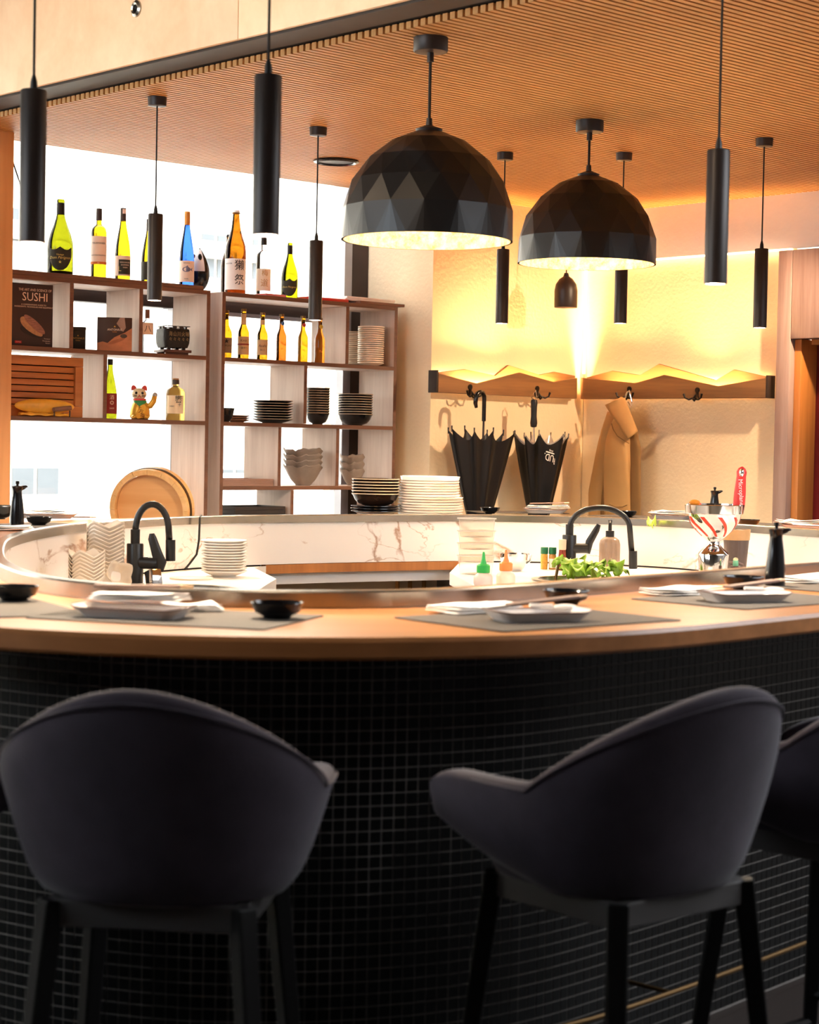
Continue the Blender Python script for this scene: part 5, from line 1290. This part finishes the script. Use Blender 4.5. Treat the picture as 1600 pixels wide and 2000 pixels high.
caster(1514, 1143, 126, 'tall black soy bottle standing on the near bar beside a sauce dish', .1)
napkin(onz(1588, 1138, CT), math.radians(40), 'folded white napkin cut by the frame beyond the tall soy bottle', MZ, .20, .12, 5, .010)
placemat(onz(1640, 1144, CT), A, 'taupe placemat under the napkin at the frame edge', .50, .335)
# far settings
placemat(onz(1010, 1001, CT), A - .5, 'taupe placemat on the far bar behind the second tap and plates', .5, .30)
placemat(onz(1255, 1010, CT), -A + .05, 'taupe placemat on the far bar under the dish before the jacket', .5, .30)
placemat(onz(1440, 1022, CT), A - math.pi / 2, 'taupe placemat on the far bar behind the trophy cup', .5, .30)
placemat(onz(60, 1027, CT), math.radians(55), 'taupe placemat on the far bend of the bar with the soy bottle', .5, .32)
sauce_dish(957, 1003, 'black sauce dish on the far bar below the crook handled umbrella')
sauce_dish(1224, 1010, 'black sauce dish on the far bar below the tan jacket')
sauce_dish(1462, 1028, 'black sauce dish on the far bar behind the trophy cup')
sauce_dish(76, 1025, 'black sauce dish on the far bend beside the soy bottle')
p = onz(1066, 1003, CT); plate(p, -.15, 'pale plate on the far bar below the straight gripped umbrella', s=1.1)
napkin(onz(1070, 1003, CT), -.1, 'folded white napkin on the far plate below the umbrellas', MZ + .0245, .24, .10, 8, .016)
chopsticks(onz(1068, 1003, CT), -.12, 'mauve chopstick sleeve on the far plate below the umbrellas', MZ + .050, .04, .22)
p = onz(1318, 1015, CT); plate(p, -.7, 'pale plate on the far bar between jacket and trophy cup', s=1.1)
napkin(onz(1318, 1015, CT), -.6, 'folded white napkin on the far plate next to the trophy cup', MZ + .0245, .24, .12, 9, .03)
p = onz(1580, 1035, CT); plate(p, -.75, 'pale plate on the far bar in front of the red door', s=1.1)
napkin(onz(1572, 1035, CT), -.7, 'folded white napkin on the far plate in front of the red door', MZ + .0245, .26, .12, 11, .03)
caster(33, 1030, 92, 'black soy bottle on the far bend of the bar before the window', .4)
caster(1395, 1018, 68, 'black soy bottle rising behind the trophy cup', .0)
caster(1531, 1043, 68, 'black soy bottle standing far behind the tall near one', .1) if False else None
p = onz(92, 1014, CT); plate(p, .5, 'pale plate on the far bend of the bar behind the dish', s=1.15)
napkin(onz(92, 1014, CT), .6, 'folded white napkin on the plate on the far bend', MZ + .0245, .22, .11, 13, .012)
chopsticks(onz(135, 1012, CT), .1, 'chopstick sleeve on the far bend pointing at the steel rim', MZ, 0, .22)
napkin(onz(14, 1036, CT), .3, 'folded white napkin cut by the frame before the far soy bottle', MZ, .2, .12, 15, .008)
p = onz(-4, 1014, CT)
tag(build('steel_bowl', MB().lathe(bowl_prof(.075, .055), 28), M_steel, None, (p.x, p.y, CT + .0005)), 'small steel bowl cut by the frame on the far bend of the bar', 'bowl')
# stacks of crockery on the far bar
p = onz(733, 1005, CT); p.y -= .02; s = p.y / FPX
stack('plate', '%s dark plate under the black bowls on the far bar', 'plate', 'dark plates on the far bar', saucer_prof(48 * s, .018), M_blackglaze, p, CT + .0005, 3, .0125, jit=.002)
zb = CT + .0005 + 3 * .0125 + .004
zt = ony(737, 936, p.y).z
stack('bowl', '%s dark worn rimmed bowl in the stack on the far bar', 'bowl', 'dark bowls on the far bar', bowl_prof(47 * s, .062), pm('dark brown glaze', '241a14', .2, 0, .2, 14), p, zb, 6, (zt - zb - .062) / 5, jit=.0004, rim=M_rim)
p = onz(842, 1006, CT); p.y -= .02; s = p.y / FPX; zt = ony(838, 926, p.y).z
n_ = 14; dz = (zt - CT - .03) / (n_ - .6)
for i in range(n_):
    big = i < 7
    r_ = (64 if big else 60 - (i > 10) * 1.5) * s
    pr = [(0, 0), (r_ * .86, 0), (r_ * .97, dz * .35), (r_, dz * (.9 if i < n_ - 1 else 1.8)), (r_ * .985, dz * (.95 if i < n_ - 1 else 1.85)), (r_ * .9, dz * .55), (0, dz * .5)]
    o = build('plate', MB().lathe(pr, 44), M_whitecer, None, (p.x - .004 + random.uniform(-.002, .002) - (0 if big else .006), p.y + random.uniform(-.002, .002), CT + .0005 + dz * i), random.uniform(0, 6), key='whiteplate%d%d' % (big, i > 10) + ('t' if i == n_ - 1 else ''))
    tag(o, '%s white plate in the tall stack below the crook umbrella' % nth_top(i, n_), 'plate', 'white plates on the far bar')

# ================================================================== in the kitchen
def tap(px, py, top_py, dir_px, end_py, label, lever):
    p = onz(px, py, WT); s = p.y / FPX
    t = thing('kitchen_tap', label, 'tap', (p.x, p.y, WT + .0006), face(p), 'black swan neck taps')
    H = (py - top_py) * s; W_ = (dir_px - px) * s; ze = (py - end_py) * s
    sgn = 1 if W_ > 0 else -1
    M_tap = pm('matt black tap', '1c1a1a', .38, .1, .1, 12)
    build('body', MB().lathe([(.036, 0), (.036, .006), (.031, .008), (.031, .150), (.029, .154), (0, .154)], 28), M_tap, t)
    build('riser', MB().lathe([(.017, .15), (.0175, .20), (.0175, H * .66), (.0155, H * .665), (0, H * .67)], 22), M_tap, t)
    zr = H * .62; pts = [(0, 0, zr)]
    cx, rx, rz_ = W_ * .47, W_ * .47, H - zr - .012
    for k in range(0, 15):
        a = math.pi * (1 - k / 14 * .93); pts.append((cx + rx * math.cos(a), 0, zr + rz_ * math.sin(a) ** .9))
    pts.append((W_ * .975, 0, ze + (zr - ze) * .42)); pts.append((W_ * .995, 0, ze + .075))
    build('spout', MB().tube(pts, .0128, 14), M_tap, t, ang=180)
    build('spray_head', MB().tube([(W_ * .993, 0, ze + .078), (W_ * 1.0, 0, ze)], [.0185, .0185], 18), M_tap, t)
    zl = .075
    if lever == 'up':
        l = build('lever_hub', MB().tube([(.02, -.005, zl + .02), (.085, -.012, zl + .022)], .022, 16), M_tap, t)
        build('lever', MB().tube([(.078, -.012, zl + .0), (.088, -.012, zl + .05), (.118, -.012, zl + .105), (.128, -.012, zl + .128)], [.014, .017, .014, .009], 12, True, .5), M_tap, l)
    else:
        l = build('lever_hub', MB().tube([(.02, -.01, zl + .01), (.085, -.03, zl + .008)], .024, 16), M_tap, t)
        build('lever', MB().tube([(.088, -.032, zl - .02), (.092, -.034, zl + .01), (.078, -.034, zl + .05), (.062, -.032, zl + .10), (.060, -.032, zl + .118)], [.016, .024, .019, .016, .009], 12, True, .5), M_tap, l)
    return t
tap(263, 1143, 978, 332, 1095, 'black swan neck tap at the round sink beside the stacked white bowls', 'left')
tap(1111, 1113, 985, 1236, 1108, 'black swan neck tap in front of the spice jars and soap bottle', 'up')
# folded cloth/steel block behind the tap
p = onz(304, 1139, WT)
t = thing('soap_dispenser', 'small shiny steel dispenser beside the sink tap', 'dispenser', (p.x + .012, p.y - .15, WT), face(p) + .5)
build('block', MB().box((0, 0, .030), (.045, .05, .06), Matrix.Rotation(-.3, 3, 'X')), M_chrome, t, bevel=.004); build('foot', MB().box((0, 0, .004), (.04, .04, .008)), M_chrome, t, bevel=.002)
# black power cable on the marble
k = jc; q = off(k, -.036)
pb = onz(366, 1140, WT)
tag(build('cable', MB().tube([(q.x + .01, q.y + .02, CT + .041), (q.x + .008, q.y - .012, CT + .034), (q.x + .006, q.y - .016, CT - .06), (q.x - .002, q.y - .02, CT - .12), (q.x - .026, q.y - .04, WT + .03), (q.x - .044, q.y - .07, WT + .006)], .0045, 8), M_wire), 'thin black power cable running down the marble beside the white plates', 'cable')
# white plate stack
p = onz(437, 1126, WT); s = p.y / FPX; zt = ony(437, 1056, p.y).z
stack('plate', '%s white plate in the stack beside the black cable on the worktop', 'plate', 'white plates on the kitchen worktop', saucer_prof(45 * s, .022), M_whitecer, p, WT + .0005, 12, (zt - WT - .022) / 11, jit=.002)
# square white bowls, stacked
def sqbowl(r_, h):
    mb = MB(); seg = 32
    def e(tt): c_, s_ = math.cos(tt), math.sin(tt); return 1 / ((abs(c_) ** 3.2 + abs(s_) ** 3.2) ** (1 / 3.2))
    mb.lathe(shell_prof([(0, 0), (r_ * .42, 0), (r_ * .46, h * .06), (r_ * .66, h * .30), (r_ * .80, h * .62), (r_ * .88, h * .84), (r_, h)], .004), seg)
    out = []
    for x, y, z in mb.v:
        tt = math.atan2(y, x); k = e(tt); w = (z / h)
        out.append((x * k * (1 + .05 * w), y * k, z + .011 * w ** 2 * (abs(math.cos(2 * tt)) * -1 + abs(math.sin(2 * tt)))))
    mb.v = out; return mb
p = onz(205, 1143, WT); s = p.y / FPX
for i in range(13):
    tag(build('bowl', sqbowl(34 * s, .055), M_creamcer, None, (p.x, p.y, WT + .0005 + .0140 * i), .35 + .02 * (i % 3), key='sqbowl'), '%s cream square bowl in the taller stack beside the black tap' % nth_top(i, 13), 'bowl', 'cream square bowls in the taller stack')
p = onz(180, 1158, WT); s = p.y / FPX
for i in range(8):
    tag(build('bowl', sqbowl(31 * s, .052), M_creamcer, None, (p.x - .01, p.y - .06, WT + .0005 + .0125 * i), .6 + .02 * (i % 3), key='sqbowl2'), '%s cream square bowl in the lower stack nearest the bend' % nth_top(i, 8), 'bowl', 'cream square bowls in the lower stack')
p = onz(234, 1146, WT)
tag(build('bowl', sqbowl(.045, .04), M_creamcer, None, (p.x + .004, p.y - .13, WT + .046), 0), 'single small cream bowl leaning on its side beside the black tap', 'bowl').rotation_euler = (1.25, .2, .5)
p = onz(128, 1128, WT)
tag(build('towel', MB().grid(lambda u, v: ((u - .5) * .15, (v - .5) * .10, .018 + .008 * math.sin(u * 6) * math.cos(v * 4)), 16, 10), M_napkin, None, (p.x, p.y, WT), .4, mods=[('SOLIDIFY', {'thickness': .018, 'offset': -1})], ang=180), 'folded white kitchen towel on the worktop at the bend', 'towel')
# clear plastic tubs
M_clearp = pm('clear plastic', 'fbf7f0', .25, 0, .01, 9, trans=.93, ior=1.03); M_clearrim = pm('cloudy plastic', 'f1ebe2', .3, 0, .02, 9, trans=.6, ior=1.1)
p = onz(932, 1114, WT); s = p.y / FPX; p.x = (932 - 800) * 7.95 / FPX; p.y = 7.95
for i in range(4):
    z = WT + .0005 + .052 * i; r_ = 34 * 7.95 / FPX
    t = thing('plastic_tub', '%s clear plastic tub in the stack against the marble' % nth_top(i, 4), 'tub', (p.x, p.y, z), A, 'clear plastic tubs')
    o1 = rrect(r_ * 1.9, r_ * 1.5, .02); sc = lambda k: [(x * k, y * k) for x, y in o1]
    v = []; n = len(o1)
    for k_, zz in ((.86, 0), (.97, .075), (.955, .075), (.845, .003)): v += [(x * k_, y * k_, zz) for x, y in o1]
    f = [(r * n + a, r * n + (a + 1) % n, (r + 1) * n + (a + 1) % n, (r + 1) * n + a) for r in range(3) for a in range(n)] + [tuple(range(n)), tuple(range(3 * n, 4 * n))]
    build('tub', MB().add(v, f), M_clearp, t, key='tubbody')
    build('rim', MB().prism(sc(1.04), .0755, .080, holes=[sc(.93)]), M_clearrim, t, key='tubrim')
# steel jug / bowl
p = onz(1006, 1106, WT); p.y = 8.2; p.x = (1006 - 800) * 8.2 / FPX; s = 8.2 / FPX
t = thing('steel_jug', 'small polished steel bowl with a handle beside the spice jars', 'bowl', (p.x, p.y, WT + .0005), 0)
build('bowl', MB().lathe([(0, 0), (15 * s, 0), (22 * s, 7 * s), (27 * s, 24 * s), (28 * s, 34 * s), (27 * s, 34 * s), (26 * s, 24 * s), (20 * s, 8 * s), (0, 4 * s)], 32), M_chrome, t)
build('handle', MB().tube([(27 * s, 0, 33 * s), (33 * s, 0, 31 * s), (32 * s, 0, 20 * s), (25 * s, 0, 14 * s)], .004, 8), M_chrome, t)
# squeeze bottles
def squeeze(px, py, label, capc, capn, bodyc, bodyn, D):
    p = Vector(((px - 800) * D / FPX, D, WT + .0005)); s = D / FPX
    p.x = onz(px, py, WT).x / onz(px, py, WT).y * D
    t = thing('squeeze_bottle', label, 'bottle', p, face(p), 'squeeze bottles')
    H = ony(px, py, D).z - WT
    hb = H - 41 * s
    build('body', MB().lathe([(0, 0), (.034, 0), (.037, .006), (.037, hb * .62), (.033, hb * .80), (.022, hb * .97), (.022, hb), (0, hb)], 28), pm(bodyn, bodyc, .3, 0, .15, 9, trans=.15), t)
    c = build('screw_cap', MB().lathe([(.024, hb), (.0255, hb + .004), (.0255, hb + .028), (.020, hb + .034), (0, hb + .036)], 24, fn=lambda r, z, th: r * (1 + .02 * math.cos(18 * th))), pm(capn, capc, .4, 0, .05, 9), t)
    build('nozzle', MB().lathe([(.013, hb + .034), (.008, hb + .050), (.005, H - .004), (.003, H), (0, H)], 16), MATS[capn], t)
squeeze(945, 1078, 'squeeze bottle with a green cap and nozzle in front of the plastic tubs', '2fae4e', 'green plastic', 'efd8cc', 'pale sauce', 7.30)
squeeze(989, 1074, 'squeeze bottle with an orange cap and nozzle in front of the steel bowl', 'f08a4a', 'orange plastic', 'f1e3cc', 'cream sauce', 7.35)
# spices
def spice(px, label, content, cn):
    p = onz(px, 1105, WT); D = 8.35; p = Vector((p.x / p.y * D, D, WT + .0005)); s = D / FPX
    t = thing('spice_jar', label, 'jar', p, face(p), 'spice jars with green lids')
    build('glass_jar', MB().lathe([(0, 0), (6.6 * s, 0), (7 * s, .003), (7 * s, 27 * s), (6 * s, 30 * s), (0, 30 * s)], 22), pm(cn, content, .25, 0, .2, 90), t)
    build('lid', MB().lathe([(7.2 * s, 30 * s), (7.4 * s, 31 * s), (7.4 * s, 42 * s), (6.8 * s, 43 * s), (0, 43 * s)], 22), pm('bottle green lid', '14653f', .4, 0, .05, 9), t)
    return t, 7 * s, s
spice(1063, 'spice jar with a green lid and yellow brown powder', 'c8963e', 'mustard powder')
t, r, s = spice(1079, 'spice jar with a green lid and a printed label', 'b98a4a', 'brown powder'); wrap_patch(t, 'label', L_white, r, 3 * s, 21 * s, 1.3); wrap_patch(t, 'green_mark', pm('label green', '8fb24a', .6), r + .001, 4 * s, 14 * s, .55, .45)
p = onz(1098, 1105, WT); p = Vector((p.x / p.y * 8.3, 8.3, WT + .0005)); s = 8.3 / FPX
t = thing('pepper_grinder', 'tall red brown spice grinder with a clear cap behind the tap', 'grinder', p)
build('jar', MB().lathe([(0, 0), (9.5 * s, 0), (9.5 * s, 4 * s), (6.5 * s, 40 * s), (0, 40 * s)], 20), pm('red peppercorns', '7a2f1c', .3, 0, .5, 160), t); build('cap', MB().lathe([(6.6 * s, 40 * s), (7.4 * s, 42 * s), (7.4 * s, 60 * s), (0, 61 * s)], 20), pm('pale cap', 'dcb9a0', .4, 0, .05, 9), t)
# soap dispenser
p = onz(1190, 1113, WT); p = Vector((p.x / p.y * 8.4, 8.4, WT + .0005)); s = 8.4 / FPX
t = thing('soap_bottle', 'ribbed smoky glass soap bottle with a black pump by the marble', 'bottle', p, face(p))
build('ribbed_body', MB().lathe([(0, 0), (19 * s, 0), (20 * s, 2 * s), (20 * s, 50 * s), (18 * s, 58 * s), (12 * s, 63 * s), (7 * s, 65 * s), (0, 65 * s)], 72, fn=lambda r, z, th: r * (1 + .025 * math.cos(24 * th)) if r > 0 else 0), pm('smoky glass', 'a98f7a', .2, 0, .08, 9, trans=.35), t, ang=60)
build('collar', MB().lathe([(8.5 * s, 63 * s), (8.5 * s, 76 * s), (0, 77 * s)], 22), M_blackplastic, t); build('pump', MB().lathe([(3.6 * s, 76 * s), (3.4 * s, 92 * s), (4 * s, 93 * s), (4 * s, 97 * s), (0, 97 * s)], 16).tube([(0, 0, 94 * s), (0, -10 * s, 95 * s), (0, -15 * s, 91 * s)], 2 * s, 8), M_blackplastic, t)
# lettuce in the sink
rnd = random.Random(4)
M_let = pm('fresh lettuce', '86b02a', .5, 0, .35, 30); M_let2 = pm('pale lettuce', 'b4cf52', .5, 0, .25, 30)
lt = thing('lettuce', 'bunch of frilly green lettuce lying in the sink behind the rim', 'lettuce', (rs.x, rs.y, WT + .010))
def leaf(cx, cy, cz, L_, ry, rx_, seed):
    r2 = random.Random(seed); ph = r2.uniform(0, 6); Rm = Matrix.Rotation(ry, 3, 'Z') @ Matrix.Rotation(rx_, 3, 'Y')
    def fn(u, v):
        w = (u - .5) * 2; wd = L_ * .42 * (math.sin(math.pi * min(1, v * .75 + .12))) ** .8
        q = Vector((L_ * v, w * wd, .02 * math.sin(v * 3) + abs(w) ** 2 * .022 * math.sin(11 * v + ph) + .014 * w * math.sin(17 * v + ph) * v)); return Rm @ q + Vector((cx, cy, cz))
    return MB().grid(fn, 9, 12)
for k in range(16):
    a = rnd.uniform(-.15, .15); x = rnd.uniform(-.10, .13)
    build('leaf', leaf(x, a, rnd.uniform(.004, .02), rnd.uniform(.05, .085), rnd.uniform(0, 6.3), rnd.uniform(-1.0, -.3), k), M_let if k % 3 else M_let2, lt, mods=[('SOLIDIFY', {'thickness': .001})], ang=180)
p = onz(1272, 1029, CT)
tag(build('lettuce_leaf', leaf(0, 0, .002, .05, 1.0, -.30, 55), M_let2, None, (p.x - .02, p.y - .10, CT + .003), 0, mods=[('SOLIDIFY', {'thickness': .001})], ang=180), 'scrap of green lettuce leaf lying on the far bar by the steel rim', 'lettuce')
# a strainer handle in the sink
p = Vector((rs.x - .145, rs.y + .03, WT))
tag(build('peeler', MB().tube([(p.x, p.y, WT - .118), (p.x + .035, p.y + .04, WT + .075)], .006, 8), M_brass), 'thin brass coloured utensil standing in the sink by the lettuce', 'utensil')
# trophy cup
D = 7.45; p = onz(1393, 1110, WT); p = Vector((p.x / p.y * D, D, WT + .0005)); s = D / FPX
t = thing('trophy_cup', 'silver trophy cup with twisted flutes and red lettered stripes', 'trophy', p, face(p))
H = ony(1393, 985, D).z - WT
z1, z2, z3 = H * .475, H * .60, H * .885
zz = [(0, 0), (23 * s, 0), (25 * s, .004), (30 * s, z1 * .82), (29 * s, z1 * .86), (18 * s, z1), (12 * s, z1 * 1.08), (11 * s, z2 * .94), (0, z2 * .94)]
build('foot', MB().lathe(zz, 40), M_chrome, t)
cup = [(12 * s, z2 * .92), (22 * s, z2), (34 * s, z2 + (z3 - z2) * .28), (46 * s, z2 + (z3 - z2) * .62), (52 * s, z3), (50 * s, z3), (44 * s, z2 + (z3 - z2) * .62), (31 * s, z2 + (z3 - z2) * .30), (0, z2 * 1.05)]
NF_ = 9
def flute(r, z, th):
    if r <= 0: return 0
    k = min(1, max(0, (z3 - z) / (z3 - z2))); return r * (1 + .045 * math.cos(NF_ * (th + 2.0 * (z - z2) / (z3 - z2) * .40)) * math.sin(math.pi * min(1, max(0, k))))
cupd = []
for (r0, a), (r1, b) in zip(cup, cup[1:]):
    for q in range(4): cupd.append((r0 + (r1 - r0) * q / 4, a + (b - a) * q / 4))
cupd.append(cup[-1])
build('cup', MB().lathe(cupd, 90, fn=flute), M_chrome, t, ang=60)
build('rim_band', MB().lathe([(53 * s, z3 - .001), (56 * s, z3 + .002), (58 * s, H - .003), (57 * s, H), (54 * s, H), (51 * s, z3 + .002)], 48), M_chrome, t)
def outer(z):
    for (r0, a), (r1, b) in zip(cup[:5], cup[1:5]):
        if a <= z <= b: return r0 + (r1 - r0) * (z - a) / (b - a)
    return 52 * s
M_stripe = pm('red stripe', 'd2381f', .35, 0, .15, 60)
for k in range(NF_):
    th0 = 2 * math.pi * k / NF_ + .05
    def fn(u, v, th0=th0):
        z = z2 + (z3 - z2) * (.05 + .83 * v); th = th0 - 2.0 * (z - z2) / (z3 - z2) * .40 + (u - .5) * (.17); r_ = flute(outer(z), z, th) + .0012
        return (r_ * math.cos(th), r_ * math.sin(th), z)
    build('red_stripe', MB().grid(fn, 4, 14), M_stripe, t, ang=180)
wrap_text(t, 'A', 14 * s, 27.5 * s, z1 * .30, M_ink, -.1)
# grater handle in the cup, orange slice, grey beaker
hp3 = ony(1441, 985, D); 
g = thing('grater', 'red handled grater standing upright in the trophy cup', 'grater', (hp3.x, D + .01, WT + H * .66), face(hp3))
hz0 = H * .34
Rg = Matrix.Rotation(.06, 3, 'Y')
gh = (985 - 910) * s; r_ = 11.5 * s
pts = [(0, 0, hz0 - .02), (0, 0, hz0 + gh * .02), (0, 0, hz0 + gh * .3), (0, 0, hz0 + gh * .62), (0, 0, hz0 + gh * .74), (0, 0, hz0 + gh * .86), (0, 0, hz0 + gh * .95), (0, 0, hz0 + gh)]
mb = MB().tube([Rg @ Vector(q) for q in pts], [r_ * .98, r_ * 1.02, r_ * 1.0, r_ * .86, r_ * .80, r_ * .88, r_ * .62, r_ * .15], 18, True, .6)
build('handle', mb, pm('coral red grip', 'dc3a36', .4, 0, .05, 9), g, ang=180)
c_ = Rg @ Vector((0, -.024, hz0 + gh * .84))
build('hanging_eye', MB().ell(tuple(c_), (r_ * .42, .010, r_ * .70), 16, 10), M_chrome, g)
build('blade', MB().box(tuple(Rg @ Vector((0, 0, hz0 - .03))), (.022, .003, .05), Rg), M_steel, g)
flat_text(g, 'Microplane', 12 * s, (Rg @ Vector((0, 0, hz0 + gh * .33))).x + .004, -.0245, hz0 + gh * .33, M_paper, rot=-math.pi / 2 + .08, sx=.95)
tag(build('orange_peel', MB().ell((0, 0, 0), (.022, .014, .012), 16, 10), pm('orange zest', 'e08a1e', .5, 0, .15, 40), None, (p.x - 40 * s, p.y - .01, WT + H + .006)), 'small orange piece of peel resting on the trophy cup rim', 'peel')
D2 = 7.75; q = onz(1437, 1110, WT); q = Vector((q.x / q.y * D2, D2, WT + .0005)); s2 = D2 / FPX
t = thing('ribbed_beaker', 'grey brown ribbed beaker with a pale rim behind the trophy cup', 'beaker', q, face(q))
Hb = ony(1437, 1034, D2).z - WT
build('beaker', MB().lathe([(0, 0), (17 * s2, 0), (18 * s2, .003), (26 * s2, Hb), (24.5 * s2, Hb), (16.5 * s2, .008), (0, .008)], 72, fn=lambda r, z, th: r * (1 + .018 * math.cos(26 * th)) if r > 0 else 0), pm('grey ribbed ceramic', '5d4c44', .4, 0, .1, 12), t, ang=60)
build('glaze_rim', MB().lathe([(25.4 * s2, Hb * .80), (26.8 * s2, Hb * 1.003), (25.6 * s2, Hb * 1.006)], 60, fn=lambda r, z, th: r * (1.006 + .018 * math.cos(26 * th))), pm('honey glaze', 'c99a66', .3, 0, .2, 9), t, ang=60)
D3 = 7.35; q = onz(1437, 1104, WT); q = Vector((q.x / q.y * D3, D3, WT + .0005)); s3 = D3 / FPX; zc = ony(1437, 1100, D3).z - WT
t = thing('cactus_figurine', 'tiny green figurine with outstretched arms in front of the ribbed beaker', 'figurine', q, face(q))
build('pot', MB().lathe([(0, 0), (9 * s3, 0), (11 * s3, zc - 6 * s3), (0, zc - 6 * s3)], 18), pm('dark pot', '4a342a', .5, 0, .1, 9), t)
build('body', MB().ell((0, 0, zc), (6 * s3, 5 * s3, 9 * s3), 16, 10), pm('sea green figure', '6fae86', .5, 0, .15, 30), t, ang=180); build('hat', MB().ell((0, 0, zc + 7 * s3), (5 * s3, 4.5 * s3, 4 * s3), 14, 8), pm('cream hat', 'e3cf9a', .5), t, ang=180)
for sx in (-1, 1): build('arm', MB().tube([(sx * 5 * s3, 0, zc + 1 * s3), (sx * 15 * s3, 0, zc - sx * 3 * s3)], [2.4 * s3, 1.6 * s3], 8), M_sleeve, t)
